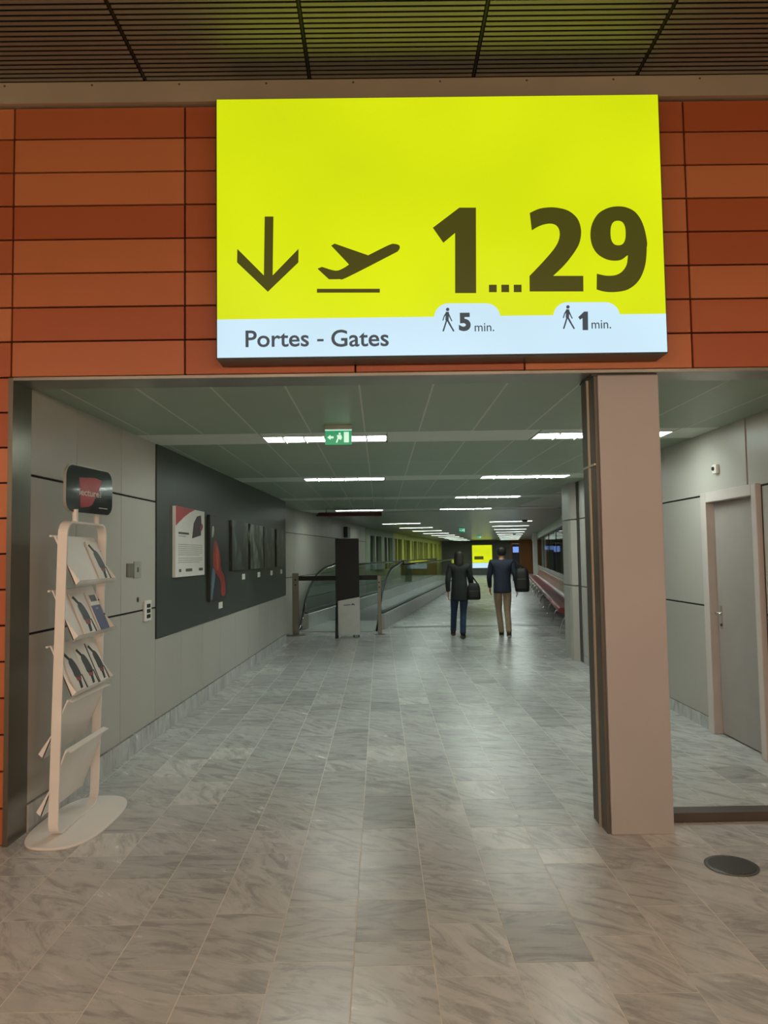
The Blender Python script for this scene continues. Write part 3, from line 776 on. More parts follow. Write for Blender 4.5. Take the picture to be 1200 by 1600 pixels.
# ------------------------------------------------------------------ leaflet stand
ST = thing('leaflet_stand', 'white double-sided leaflet stand with black header against the left wall', 'leaflet stand', (-1.89, 4.80, 0))
SO = Vector((-1.89, 4.80, 0))
MS = Matrix.Translation(SO)
def superell(a, b_, e, n=64):
    return [(a * math.copysign(abs(math.cos(t)) ** (2 / e), math.cos(t)), b_ * math.copysign(abs(math.sin(t)) ** (2 / e), math.sin(t))) for t in (2 * PI * j / n for j in range(n))]
MB(MS).prism(superell(.222, .47, 2.7), 0, .014, 'z').build('base_plate', M_WHITE, ST, bevel=.003)
# closed loop of flat bar, rounded corners, leaning a little to the passage
FZ0, FZ1, FH = .016, 1.856, .322
loop = rrect(-FH, FH, FZ0, FZ1, .085, 8)
loop_in = rrect(-FH + .012, FH - .012, FZ0 + .010, FZ1 - .012, .075, 8)
def lean(z): return -.03 + .045 * z / 1.86
b = MB(MS)
n = len(loop)
idx = []
for (y, z), (yi, zi) in zip(loop, loop_in):
    idx.append([b.pt((lean(z) - .028, y, z)), b.pt((lean(z) + .028, y, z)), b.pt((lean(zi) + .028, yi, zi)), b.pt((lean(zi) - .028, yi, zi))])
for i in range(n):
    A, B = idx[i], idx[(i + 1) % n]
    for k in range(4): b.face((A[k], A[(k + 1) % 4], B[(k + 1) % 4], B[k]))
b.build('frame_loop', M_WHITE, ST)
def shelf(zt, zb, front, nm='shelf'):
    """inclined tray; front=True: lower edge towards the passage"""
    sgn = 1 if front else -1
    xt, xb = lean(zt) - .06 * sgn, lean(zb) + .075 * sgn
    y0, y1 = -FH + .016, FH - .016
    b = MB(MS); th = .006
    q = [(xt, zt), (xb, zb), (xb + .008 * sgn, zb + .004), (xt + .008 * sgn, zt + .004)]
    b.prism(q, y0, y1, 'y')
    s = b.build(nm, M_WHITE, ST, bevel=.001)
    # side cheek at the lower near and far ends (white wedge)
    for ya, yb in ((y0, y0 + .006), (y1 - .006, y1)):
        tri = [(xt + (xb - xt) * .45, zt + (zb - zt) * .45), (xb, zb), (xb + .03 * sgn, zb + .028)]
        MB(MS).prism(tri, ya, yb, 'y').build('cheek', M_WHITE, s)
    if front: MB(MS).prism([(xb + .004 * sgn, zb), (xb + .032 * sgn, zb + .030), (xb + .034 * sgn, zb + .028), (xb + .006 * sgn, zb - .002)], y0, y1 + .03, 'y').build('acrylic_lip', M_ACRYL, s)
    else: MB(MS).prism([(xt, zt), (xt + .026, zt - .008), (xt + .026, zt - .014), (xt, zt - .006)], y0, y1, 'y').build('top_fold', M_WHITE, s)
    MB(MS).box(xt - .006 * sgn - .006, xt - .006 * sgn + .006, y0 - .028, y0 + .02, zt - .006, zt + .004).build('bracket', M_WHITE, s)
    for zz in (.3, .62):
        bb = MB(MS @ Matrix.Translation((xt + (xb - xt) * zz + .012 * sgn, y1 - .004, zt + (zb - zt) * zz)) @ Matrix.Rotation(PI / 2, 4, 'X')); bb.lathe([(.007, 0), (.006, .006)], n=10); bb.build('bolt', M_MGREY, s)
    return (xt, zt, xb, zb)
S1 = shelf(1.765, 1.469, True); S2 = shelf(1.440, 1.145, True); S3 = shelf(1.114, .817, True)
shelf(.80, .463, False); shelf(.51, .13, False)
# header
HM = MS @ Matrix.Translation((.045, 0, 0)) @ Matrix.Rotation(math.radians(-8), 4, 'Z')       # local: x out to passage, y along, z up
b = MB(HM); b.prism(rrect(-.285, .285, 1.91, 2.205, .075), -.008, .008, 'x')
hd = b.build('header_board', mat('aluminium_edge', '#b9b6ae', .35, .6), ST)
for sx, nm in ((.0081, 'header_face'), (-.0091, 'header_back')):
    MB(HM).prism(rrect(-.28, .28, 1.914, 2.201, .072), sx, sx + .001, 'x').build(nm, M_BLACKG, hd)
TX = Matrix(((0, -1, 0, 0), (1, 0, 0, 0), (0, 0, 1, 0), (0, 0, 0, 1)))     # text frame: x->y, -y->x
FM = HM @ Matrix.Translation((.0095, 0, 0)) @ TX
MB(HM).prism([(-.135, 2.13), (.06, 2.145), (.135, 2.135), (.10, 2.06), (.02, 1.972), (-.02, 1.955), (-.12, 1.945)], .0092, .0098, 'x').build('red_patch', mat('crimson_print', '#a8202c', .2, var=.2, scale=8), hd)
text_mesh('lettering', 'lecture?', mat('white_print', '#d8d4d0', .3), hd, (-.135, .135, 2.022, 2.066), HM @ Matrix.Translation((.0102, 0, 0)) @ TX, bold=.02)
MB(HM).box(.0092, .0098, .105, .215, 1.952, 1.958).build('fine_print', M_TXT, hd)
for y in (-.18, .165):
    bb = MB(MS @ Matrix.Translation((.03, y, 0))); bb.lathe([(.017, 1.85), (.017, 1.93)], n=16); bb.build('header_post', M_WHITE, ST, smooth=False)

def brochure(S, yc, wd, hgt, label, blue=False, dark_edge=False):
    xt, zt, xb, zb = S
    dz, dx = zt - zb, xb - xt
    ln = math.hypot(dx, dz)
    up = Vector((-dx / ln, 0, dz / ln)); nr = Vector((dz / ln, 0, dx / ln)); al = Vector((0, 1, 0))
    org = SO + Vector((xb, yc, zb)) + nr * .011 + up * .004
    Mb = Matrix(((al.x, nr.x, up.x, org.x), (al.y, nr.y, up.y, org.y), (al.z, nr.z, up.z, org.z), (0, 0, 0, 1)))     # x along, y out, z up the tray
    t = thing('brochure', label, 'brochure', org, group='brochures on the leaflet stand')
    MB(Mb).box(-wd / 2, wd / 2, 0, .010, 0, hgt).build('cover', M_WHITEP, t)
    def pr(pts, m, nm, d=.0108):
        b = MB(Mb); a = [b.pt((x, .0101, z)) for x, z in pts]; c = [b.pt((x, d, z)) for x, z in pts]
        b.face(a); b.face(c)
        for i in range(len(pts)): b.face((a[i], a[(i + 1) % len(pts)], c[(i + 1) % len(pts)], c[i]))
        b.build(nm, m, t)
    w2 = wd / 2
    if blue:
        pr([(-w2, 0), (w2, 0), (w2, hgt * .66), (-w2, hgt * .66)], mat('navy_print', '#221d5c', .4, var=.15), 'navy_field')
        pr([(-w2 * .6, hgt * .76), (w2 * .7, hgt * .76), (w2 * .7, hgt * .92), (-w2 * .6, hgt * .92)], mat('grey_heading_print', '#4a4a50', .5, var=.5, scale=60), 'heading')
        pr([(-w2 * .25, hgt * .56), (w2 * .3, hgt * .56), (w2 * .3, hgt * .6), (-w2 * .25, hgt * .6)], mat('lilac_print', '#7d7fb0', .5), 'small_title', .0112)
    else:
        pr([(-w2 * .85, hgt * .90), (-w2 * .55, hgt * .94), (w2 * .02, hgt * .76), (-w2 * .3, hgt * .73)], M_BLACK, 'printed_arm')
        pr(smooth_poly([(-w2 * .45, hgt * .70), (w2 * .1, hgt * .78), (w2 * .55, hgt * .62), (w2 * .66, hgt * .34), (-w2 * .3, hgt * .34), (-w2 * .4, hgt * .5)]), mat('charcoal_print', '#2b2523', .5), 'printed_figure')
        pr([(-w2 * .3, hgt * .36), (w2 * .62, hgt * .36), (w2 * .45, hgt * .25), (-w2 * .25, hgt * .25)], mat('dull_red_print', '#8c3b3a', .5), 'red_mark')
        pr([(-w2 * .1, hgt * .25), (w2 * .35, hgt * .25), (w2 * .2, hgt * .08), (-w2 * .2, hgt * .07)], M_BLACK, 'printed_leg')
        pr([(w2 * .68, hgt * .36), (w2 * .84, hgt * .36), (w2 * .98, hgt * .03), (w2 * .74, hgt * .03)], M_BLACK, 'printed_pole')
    if dark_edge:
        MB(Mb).box(-wd / 2 - .012, -wd / 2, 0, .008, 0, hgt).build('dark_spine', M_BLACK, t)
    return t
brochure(S1, .185, .19, .28, 'white brochure alone on the top shelf of the leaflet stand')
brochure(S2, -.045, .19, .28, 'white brochure in the middle of the second shelf')
brochure(S2, .19, .155, .275, 'navy blue and white brochure on the second shelf', blue=True)
brochure(S3, -.165, .175, .275, 'nearest of three white brochures on the third shelf')
brochure(S3, .025, .175, .275, 'middle of three white brochures on the third shelf')
brochure(S3, .213, .16, .275, 'farthest of three white brochures, with a dark spine, third shelf', dark_edge=True)

# ------------------------------------------------------------------ far passage: left wall
P0 = Vector((-2.2, 14.55, 0)); P1 = Vector((-.55, 28.6, 0))
d2 = (P1 - P0).normalized(); n2 = Vector((d2.y, -d2.x, 0)); LN = (P1 - P0).length
MF = Matrix(((d2.x, n2.x, 0, P0.x), (d2.y, n2.y, 0, P0.y), (0, 0, 1, 0), (0, 0, 0, 1)))
wfl = MB(MF).box(0, LN, -.2, -.012, 0, CEIL + .01).build('wall_far_left', M_JOINTG, kind='structure')
k = 0; s = 0.
while s < LN - .1:
    s2 = min(s + 2.35, LN)
    for z0, z1 in ((.0, 1.167), (1.183, 2.137), (2.153, CEIL + .005)):
        MB(MF).box(s + .004, s2 - .004, -.012, 0, z0, z1).build('wall_panel', M_WALLP, wfl)
    s = s2
# windowed wall; the yellow sign's glow is put into its farther bays' colour
MW = Matrix.Translation(P1) @ Matrix.Rotation(-ANG, 4, 'Z')          # x across (to the right), y along the passage
M_YLIT = mat('yellow_sign_lit_wall', '#c9cc5a', .5, var=.08, scale=1)
M_YG = mat('grey_green_render', '#8e9a80', .5, var=.08, scale=1)
ww = MB(MW).box(-.3, -.16, 0, 39, 0, CEIL + .01).build('wall_window_side', M_YG, kind='structure')
MB(MW).box(-.16, .0, 0, 1.0, 0, CEIL).build('end_pilaster', M_YG, ww)
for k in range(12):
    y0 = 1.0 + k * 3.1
    m_ = M_YG if k < 2 else M_YLIT
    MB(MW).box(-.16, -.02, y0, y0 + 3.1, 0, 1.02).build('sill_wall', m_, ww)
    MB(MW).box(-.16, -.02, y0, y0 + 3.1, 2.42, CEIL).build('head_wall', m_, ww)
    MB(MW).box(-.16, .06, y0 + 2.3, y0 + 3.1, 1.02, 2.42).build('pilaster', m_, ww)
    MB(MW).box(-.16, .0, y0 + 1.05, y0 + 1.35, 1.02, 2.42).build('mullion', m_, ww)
    for ya, yb in ((y0, y0 + 1.05), (y0 + 1.35, y0 + 2.3)):
        MB(MW).box(-.10, -.09, ya, yb, 1.02, 2.42).build('window_pane', mat('dark_pane', '#171c16', .12), ww)
# far end wall with orange cladding
endw = MB(MU).box(-6, 12, 45.0, 45.2, 0, CEIL + .01).build('wall_far_end', mat('far_grey_wall', '#6d6d62', .6), kind='structure')
M_OR = rnd_mat('orange_timber', '#7a4315', '#945a1e', .5)
for k in range(7):
    MB(MU).box(2.9 + k * .42, 3.31 + k * .42, 44.9, 45.0, 0, CEIL).build('orange_cladding_board', M_OR, endw)

# yellow sign at the far end
fs = thing('far_gate_sign', 'distant illuminated yellow sign with a white base at the end of the passage', 'sign', tuple(uv(42.5, .75)), -ANG)
MB().box(-.78, .78, -.06, .06, .0, 2.32).build('housing', M_HOUS, fs, local=True)
MB().box(-.76, .76, -.068, -.06, .95, 2.30).build('yellow_face', M_SY, fs, local=True)
MB().box(-.76, .76, -.068, -.06, .55, .94).build('white_band', M_SW, fs, local=True)
MB().box(-.6, .1, -.072, -.068, 1.2, 1.45).build('print', M_SOL, fs, local=True)

# ------------------------------------------------------------------ moving walkway
WK = thing('moving_walkway', 'moving walkway with glass balustrades behind the belt barrier', 'moving walkway', (-.9, 16.6, 0), -ANG)
WM = wm(WK)
def wk(): return MB(WM)
M_TREAD = mat('ribbed_tread', '#84878a', .45, .35, var=.1, scale=2)
M_PLATE = mat('pale_steel_plate', '#b9bcb8', .35, .5, var=.05, scale=2)
wk().box(-.78, .78, -.35, 2.2, .0, .022).build('comb_plate', M_PLATE, WK)
tp = None
for k in range(70):
    y0 = 2.21 + k * .40
    if tp is None: tp = wk().box(-.70, .70, y0, y0 + .39, .004, .02).build('tread_pallet', M_TREAD, WK)
    else: copy_part(tp, WK, (0, k * .40, 0))
CURV = [(0, .08), (.10, .32), (.30, .62), (.6, .86), (1.0, 1.06), (1.5, 1.22), (2.1, 1.33), (2.8, 1.375), (4.0, 1.38)]
curve = smooth_poly(CURV, closed=False, k=4)
for sx, nm in ((-.86, 'left'), (.86, 'right')):
    wk().box(sx - .09, sx + .09, .25, 32, 0, .34).build('skirt', M_PLATE, WK, bevel=.01)
    wk().box(sx - .055, sx + .055, .3, 32, .34, .37).build('skirt_cap', M_DGREY, WK)
    # curved end pane then straight panes
    pts = [(y, z - .02) for y, z in curve if z > .1] + [(4.0, .37), (.35, .37)]
    pts = [(y, z) for y, z in pts]
    wk().prism([(y, z) for y, z in curve[2:]] + [(4.0, .36), (.4, .36), (.3, .30), (.1, .1)], sx - .006, sx + .006, 'x').build('glass_pane', M_GLASS, WK)
    gp = None
    for k in range(14):
        y0 = 4.02 + k * 2.0
        if gp is None: gp = wk().box(sx - .006, sx + .006, y0, y0 + 1.98, .36, 1.37).build('glass_pane', M_GLASS, WK)
        else: copy_part(gp, WK, (0, k * 2.0, 0))
    path = [(sx, y, z) for y, z in curve] + [(sx, 12, 1.38), (sx, 32, 1.38)]
    wk().tube(path, .022, 10).build('handrail', M_BLACK, WK, smooth=True)
    path = [(sx - .0, y + .03, z - .033) for y, z in curve[1:]] + [(sx, 12, 1.347), (sx, 32, 1.347)]
    wk().tube(path, .014, 8).build('handrail_track', M_CHROME, WK, smooth=True)

# belt barrier posts and belt
def post(x, y, hgt, wd, label):
    t = thing('barrier_post', label, 'barrier post', (x, y, 0), group='belt barrier posts')
    M_ = Matrix.Translation((x, y, 0))
    MB(M_).lathe([(wd * 1.5, 0), (wd * 1.5, .012), (wd * .9, .02)], n=24).build('foot', M_MGREY, t)
    MB(M_).box(-wd / 2, wd / 2, -.04, .04, .02, hgt).build('shaft', M_MGREY, t, bevel=.008)
    for z in (hgt - .14, hgt - .24):
        b = MB(M_ @ Matrix.Translation((0, -.04, z)) @ Matrix.Rotation(PI / 2, 4, 'X')); b.lathe([(.018, 0), (.016, .008)], n=12); b.build('latch', M_BLACK, t)
    return t
post(-1.765, 15.75, 1.28, .13, 'wide grey barrier post beside the left wall')
post(-.03, 15.65, 1.21, .075, 'slim grey barrier post beside the right walkway balustrade')
b = MB(); a = Vector((-1.70, 15.745, 0)); c = Vector((-.067, 15.655, 0))
pts = [a.lerp(c, k / 6) for k in range(7)]
for p, q in zip(pts, pts[1:]):
    b.quad((p.x, p.y - .002, 1.12), (q.x, q.y - .002, 1.12), (q.x, q.y - .002, 1.215), (p.x, p.y - .002, 1.215))
    b.quad((p.x, p.y + .002, 1.12), (p.x, p.y + .002, 1.215), (q.x, q.y + .002, 1.215), (q.x, q.y + .002, 1.12))
    b.quad((p.x, p.y - .002, 1.215), (q.x, q.y - .002, 1.215), (q.x, q.y + .002, 1.215), (p.x, p.y + .002, 1.215))
tag(b.build('barrier_belt', M_BLACK), 'black belt stretched between the two barrier posts', 'belt')

# kiosk in front of the walkway
K = thing('information_totem', 'tall black totem with slanted white lower panel before the walkway', 'totem', (-.665, 15.2, 0))
KM = Matrix.Translation((-.665, 15.2, 0))
MB(KM).box(-.235, .235, -.03, .10, .06, 1.97).build('black_body', M_BLACK, K, bevel=.006)
MB(KM).prism([(-.19, .05), (.245, .05), (.245, .80), (-.19, .725)], -.075, -.03, 'y').build('white_front', mat('white_totem_panel', '#c3c6c4', .35), K, bevel=.004)
MB(KM).prism([(-.03, .0), (.10, .0), (.10, .05), (.06, .6), (.02, .6), (-.20, .05), (-.20, 0)], -.245, -.19, 'x').build('side_foot', M_BLACK, K)
for x in (.12, .22):
    b = MB(KM @ Matrix.Translation((x, -.03, .028)) @ Matrix.Rotation(PI / 2, 4, 'Y')); b.lathe([(.028, -.012), (.028, .012)], n=16); b.build('castor', M_DGREY, K)
MB(KM).prism([(-.08, .635), (.06, .645), (.06, .66), (-.08, .648)], -.077, -.075, 'y').build('printed_mark', M_DGREY, K)
MB(KM).prism([(.07, .64), (.11, .645), (.15, .64), (.13, .67), (.09, .675)], -.077, -.075, 'y').build('printed_mark', mat('dark_print', '#55504a', .6), K)

# dark red panel hung under the ceiling, grey box on the far wall
rp = thing('ceiling_panel', 'dark red long narrow panel hung under the passage ceiling', 'ceiling panel', (-.7, 17.0, 2.5))
MB().prism([(-1.43, 2.525), (-1.36, 2.60), (.05, 2.59), (.05, 2.51)], 16.9, 17.1, 'y').build('panel', mat('dark_red_panel', '#54191c', .5), rp, bevel=.004)
for x in (-1.2, -.2): MB().box(x - .01, x + .01, 16.99, 17.01, 2.58, CEIL).build('hanger', M_MGREY, rp)
bx = MB(MF).box(9.2, 9.75, 0, .12, 2.2, 2.54).build('wall_box', mat('grey_box', '#565b55', .5), bevel=.006)
tag(bx, 'grey box fixed high on the far left wall above the totem', 'box')

# ------------------------------------------------------------------ far passage: glazed right side
GO = Vector((4.35, 15.9, 0))
MG = Matrix.Translation(GO) @ Matrix.Rotation(-ANG, 4, 'Z')           # x to the right, y along
gw = MB(MG).box(-.10, .10, -4.1, 34, 2.40, CEIL + .01).build('wall_glazed', mat('pale_bulkhead', '#9aa096', .45), kind='structure')
MB(MG).box(-.06, .06, -4.1, 34, 0, .95).build('parapet', mat('pale_parapet', '#a8a9a4', .4), gw)
M_MULL = mat('dark_mullion', '#23292a', .4)
for k in range(8):
    y0 = -3.9 + k * 4.7
    MB(MG).box(-.016, .016, y0 - .035, y0 + .035, .95, 2.40).build('mullion', M_MULL, gw)
    MB(MG).box(-.006, .006, y0 + .035, y0 + 4.665, .95, 2.40).build('window_pane', M_GLASSD, gw)
MB(MG).box(-.35, -.11, 24.4, 24.75, 0, CEIL).build('white_pier', M_WHITE, gw, bevel=.01)
MB(MG).box(4.4, 4.5, -4, 36, 0, CEIL).build('wall_far_right', mat('beige_back_wall', '#a39684', .6), kind='structure')
MB().box(RX + .25, 9.4, 11.96, 12.1, 0, CEIL).build('wall_cross_right', mat('beige_back_wall', '#a39684', .6), kind='structure')
for k in range(4):
    p = MG @ Vector((2.2, 2.0 + 8.0 * k, 0))
    troffer(p.x, p.y, 1.2, .3, -ANG, f'{ORD[k]} ceiling light in the lounge behind the glass', 3)
# screens and terminals behind the glass
M_SCR = mat('lit_blue_screen', '#203060', .3, emit='#7fa0ee', es=1.0)
def screen(name, M_, wd, z0, z1, zs0, zs1, label, foot=True):
    t = thing(name, label, 'screen', tuple((M_ @ Vector((0, 0, 0)))))
    MB(M_).box(-wd / 2 - .04, wd / 2 + .04, 0, .07, z0, z1).build('casing', mat('navy_casing', '#12182c', .4), t, bevel=.006)
    MB(M_).box(-wd / 2, wd / 2, -.006, .0, zs0, zs1).build('lit_screen', M_SCR, t)
    if foot: MB(M_).box(-wd / 2 - .05, wd / 2 + .05, -.1, .16, 0, .03).build('foot', M_DGREY, t)
    return t
screen('flight_screen', Matrix.Translation((8.08, 45.0, 0)) @ Matrix.Rotation(-ANG, 4, 'Z'), .34, .03, 2.2, 1.68, 2.02, 'tall navy totem with a lit blue screen at the far bench end')
screen('flight_screen', Matrix.Translation((8.6, 38.4, 0)) @ Matrix.Rotation(-.25, 4, 'Z'), .46, .03, 2.1, 1.78, 1.98, 'dark totem with a wide lit blue screen behind the glass')
screen('ticket_terminal', Matrix.Translation((9.1, 41.6, 0)) @ Matrix.Rotation(-.25, 4, 'Z'), .18, .03, 1.55, 1.13, 1.36, 'slim terminal with a small pale screen behind the glass')
screen('ticket_terminal', Matrix.Translation((6.35, 25.4, 0)) @ Matrix.Rotation(-.25, 4, 'Z'), .14, .03, 1.55, 1.05, 1.36, 'slim terminal with a tall lit screen, nearest behind the glass')

# ------------------------------------------------------------------ long red bench
BN = thing('bench', 'long dark red upholstered bench along the glazed wall', 'bench', (3.52, 15.0, 0), -ANG)
BMx = wm(BN)
M_REDL = mat('dark_red_leather', '#7c2a30', .38, var=.08, scale=2)
M_REDE = mat('paler_red_piping', '#a35a58', .4)
BL = 24.0
prof = smooth_poly([(-.02, .47), (.0, .52), (.06, .535), (.26, .50), (.42, .52), (.52, .66), (.57, .80), (.61, .80), (.60, .62), (.52, .43), (.30, .40), (.04, .43)])
nb = 10
for k in range(nb):
    a, c = BL * k / nb + .008, BL * (k + 1) / nb - .008
    MB(BMx).prism(prof, a, c, 'y').build('seat_pad', M_REDL, BN, smooth=False)
    MB(BMx).tube([(-.012, a, .515), (-.012, c, .515)], .017, 8).build('piping', M_REDE, BN, smooth=True)
for k in range(nb + 1):
    y = .25 + (BL - .5) * k / nb
    pth = [(.02, y, .03), (.03, y, .10), (.08, y, .26), (.16, y, .36), (.28, y, .395), (.40, y, .36), (.50, y, .24), (.54, y, .10), (.55, y, .03)]
    pth = [(-.02, y, .012)] + pth + [(.62, y, .012)]
    MB(BMx).tube(pth, .018, 8).build('leg_arch', M_CHROME, BN, smooth=True)
MB(BMx).box(.24, .32, .1, BL - .1, .36, .41).build('beam', M_DGREY, BN)

# smoke detectors
for x, y, lb in ((4.62, 24.0, 'round smoke detector on the far ceiling near the glazed wall, nearer one'), (7.3, 41.0, 'round smoke detector on the far ceiling near the glazed wall, farther one')):
    b = MB(Matrix.Translation((x, y, CEIL - .07))); b.lathe([(.03, 0), (.09, .02), (.10, .062)], n=18)
    tag(b.build('smoke_detector', M_DGREY), lb, 'smoke detector', 'smoke detectors')

# ------------------------------------------------------------------ people
def skin(name, V, E_, m, parent, sub=2, root=0):
    """V: {key: (x,y,z, rx, ry)}; E_: list of key pairs. Grown with Skin + Subdivision, baked to a mesh"""
    keys = list(V); ix = {k: i for i, k in enumerate(keys)}
    me = bpy.data.meshes.new(name)
    me.from_pydata([V[k][:3] for k in keys], [(ix[a], ix[b]) for a, b in E_], [])
    o = bpy.data.objects.new(name, me); COL.objects.link(o)
    o.modifiers.new('skin', 'SKIN')
    if not me.skin_vertices: me.skin_vertices.new()
    sv = me.skin_vertices[0].data
    for k in keys:
        r = V[k][3:]; sv[ix[k]].radius = (r[0], r[1] if len(r) > 1 else r[0]); sv[ix[k]].use_root = (ix[k] == root)
    s = o.modifiers.new('sub', 'SUBSURF'); s.levels = sub; s.render_levels = sub
    dg = bpy.context.evaluated_depsgraph_get(); dg.update()
    nm = bpy.data.meshes.new_from_object(o.evaluated_get(dg))
    bpy.data.objects.remove(o); bpy.data.meshes.remove(me)
    nm.materials.clear(); nm.materials.append(m)
    for p in nm.polygons: p.use_smooth = True
    nm.name = name
    r = bpy.data.objects.new(name, nm); r.parent = parent; COL.objects.link(r)
    return r

def hand(V, E_, wrist, side, down, fwd, tag_):
    """palm and five fingers rooted in the palm; down = direction of the hand"""
    w_ = Vector(V[wrist][:3]); D = Vector(down).normalized(); Fw = Vector(fwd).normalized()
    p = w_ + D * .055
    V[tag_ + 'palm'] = (*p, .030, .018); E_.append((wrist, tag_ + 'palm'))
    inn = D.cross(Fw).normalized() * side
    for k, (off, ln) in enumerate(((.027, .070), (.009, .080), (-.009, .074), (-.026, .058))):
        a = p + D * .040 + Fw * off; b_ = a + D * ln * .5 - inn * .004; c = b_ + D * ln * .42 - inn * .02
        V[f'{tag_}f{k}a'] = (*a, .0105, .0105); V[f'{tag_}f{k}b'] = (*b_, .009, .009); V[f'{tag_}f{k}c'] = (*c, .0075, .0075)
        E_ += [(tag_ + 'palm', f'{tag_}f{k}a'), (f'{tag_}f{k}a', f'{tag_}f{k}b'), (f'{tag_}f{k}b', f'{tag_}f{k}c')]
    a = w_ + D * .03 + Fw * .032; b_ = a + D * .035 + Fw * .014 - inn * .01
    V[tag_ + 't0'] = (*a, .012, .012); V[tag_ + 't1'] = (*b_, .0095, .0095)
    E_ += [(tag_ + 'palm', tag_ + 't0'), (tag_ + 't0', tag_ + 't1')]

def person(loc, rz, label, J, cols, hair_len, group='people walking away'):
    """J: joints in the walker's frame: +y ahead, z up"""
    P = thing('person', label, 'person', loc, rz, group)
    hz = J['height']
    hd_ = Vector(J['head'])
    SKIN = mat('skin_tone', '#b58a70', .5)
    V = {'pel': (*J['pel'], .12, .09), 'wai': (*J['wai'], .11, .08), 'che': (*J['che'], .13, .09), 'nec': (*J['nec'], .056, .056),
         'jaw': (hd_.x, hd_.y + .015, hd_.z - .075, .062, .07), 'mid': (hd_.x, hd_.y, hd_.z, .074, .092), 'crn': (hd_.x, hd_.y - .008, hd_.z + .07, .066, .082), 'top': (hd_.x, hd_.y - .005, hd_.z + .105, .03, .035),
         'nose': (hd_.x, hd_.y + .105, hd_.z - .02, .012, .012), 'earl': (hd_.x - .082, hd_.y - .005, hd_.z - .01, .014, .02), 'earr': (hd_.x + .082, hd_.y - .005, hd_.z - .01, .014, .02)}
    E_ = [('pel', 'wai'), ('wai', 'che'), ('che', 'nec'), ('nec', 'jaw'), ('jaw', 'mid'), ('mid', 'crn'), ('crn', 'top'), ('mid', 'nose'), ('mid', 'earl'), ('mid', 'earr')]
    for s in ('l', 'r'):
        V['sh' + s] = (*J['sh' + s], .05); V['el' + s] = (*J['el' + s], .036); V['wr' + s] = (*J['wr' + s], .025)
        E_ += [('che', 'sh' + s), ('sh' + s, 'el' + s), ('el' + s, 'wr' + s)]
        V['hi' + s] = (*J['hi' + s], .075); V['kn' + s] = (*J['kn' + s], .048); V['an' + s] = (*J['an' + s], .034)
        E_ += [('pel', 'hi' + s), ('hi' + s, 'kn' + s), ('kn' + s, 'an' + s)]
        t_ = Vector(J['to' + s]); V['to' + s] = (*t_, .03); E_.append(('an' + s, 'to' + s))
        hand(V, E_, 'wr' + s, -1 if s == 'l' else 1, Vector(J['wr' + s]) - Vector(J['el' + s]), J.get('hf' + s, (0, 1, 0)), s)
    body = skin('body', V, E_, SKIN, P, sub=1)
    # eyes
    for sx in (-.03, .03):
        MB().ball((hd_.x + sx, hd_.y + .088, hd_.z + .012), .011, 8).build('eye', M_WHITEP, P, local=True)
    MB().ball((hd_.x, hd_.y + .088, hd_.z - .058), (.024, .01, .006), 8).build('mouth', mat('lip', '#8a4a44', .5), P, local=True)
    # trousers
    V = {'pel': (*J['pel'], .155, .12)}; E_ = []
    for s in ('l', 'r'):
        h_, k_, a_ = Vector(J['hi' + s]), Vector(J['kn' + s]), Vector(J['an' + s])
        V['hi' + s] = (*h_, .092, .10); V['th' + s] = (*(h_.lerp(k_, .5)), .082, .088); V['kn' + s] = (*k_, .064, .066); V['cf' + s] = (*k_.lerp(a_, .45), .062, .064); V['an' + s] = (*(a_ + Vector((0, 0, -.005))), .06, .062); V['ae' + s] = (*(a_ + Vector((0, 0, -.02))), .06, .062)
        E_ += [('pel', 'hi' + s), ('hi' + s, 'th' + s), ('th' + s, 'kn' + s), ('kn' + s, 'cf' + s), ('cf' + s, 'an' + s), ('an' + s, 'ae' + s)]
    V['wst'] = (*(Vector(J['pel']) + Vector((0, 0, .1))), .15, .11); E_.append(('pel', 'wst'))
    skin('trousers', V, E_, cols['trousers'], P)
    # jacket: torso and sleeves
    V = {'hee': (*(Vector(J['pel']) + Vector((0, 0, J.get('hem', -.06) - .015))), *J['rh']), 'hem': (*(Vector(J['pel']) + Vector((0, 0, J.get('hem', -.06)))), *J['rh']), 'pel': (*(Vector(J['pel']) + Vector((0, 0, .06))), *J['rp']), 'wai': (*J['wai'], *J['rw']), 'che': (*J['che'], *J['rc']),
         'upc': (*(Vector(J['che']).lerp(Vector(J['nec']), .55)), .13, .10), 'col': (*(Vector(J['nec']) + Vector((0, 0, -.02))), .068, .068)}
    E_ = [('hee', 'hem'), ('hem', 'pel'), ('pel', 'wai'), ('wai', 'che'), ('che', 'upc'), ('upc', 'col')]
    for s in ('l', 'r'):
        sh, el, wr_ = Vector(J['sh' + s]), Vector(J['el' + s]), Vector(J['wr' + s])
        V['sh' + s] = (*sh, .078, .078); V['ua' + s] = (*sh.lerp(el, .5), .066, .066); V['el' + s] = (*el, .056, .056); V['fa' + s] = (*el.lerp(wr_, .5), .05, .05); V['wr' + s] = (*wr_, .04, .04)
        E_ += [('upc', 'sh' + s), ('sh' + s, 'ua' + s), ('ua' + s, 'el' + s), ('el' + s, 'fa' + s), ('fa' + s, 'wr' + s)]
    skin('jacket', V, E_, cols['jacket'], P)
    # hair: cap over the back of the head, longer behind if asked
    V = {'h0': (hd_.x, hd_.y - .012, hd_.z + .095, .08, .085), 'h1': (hd_.x, hd_.y - .035, hd_.z + .045, .105, .098), 'h2': (hd_.x, hd_.y - .045, hd_.z - .02, .104, .085)}
    E_ = [('h0', 'h1'), ('h1', 'h2')]
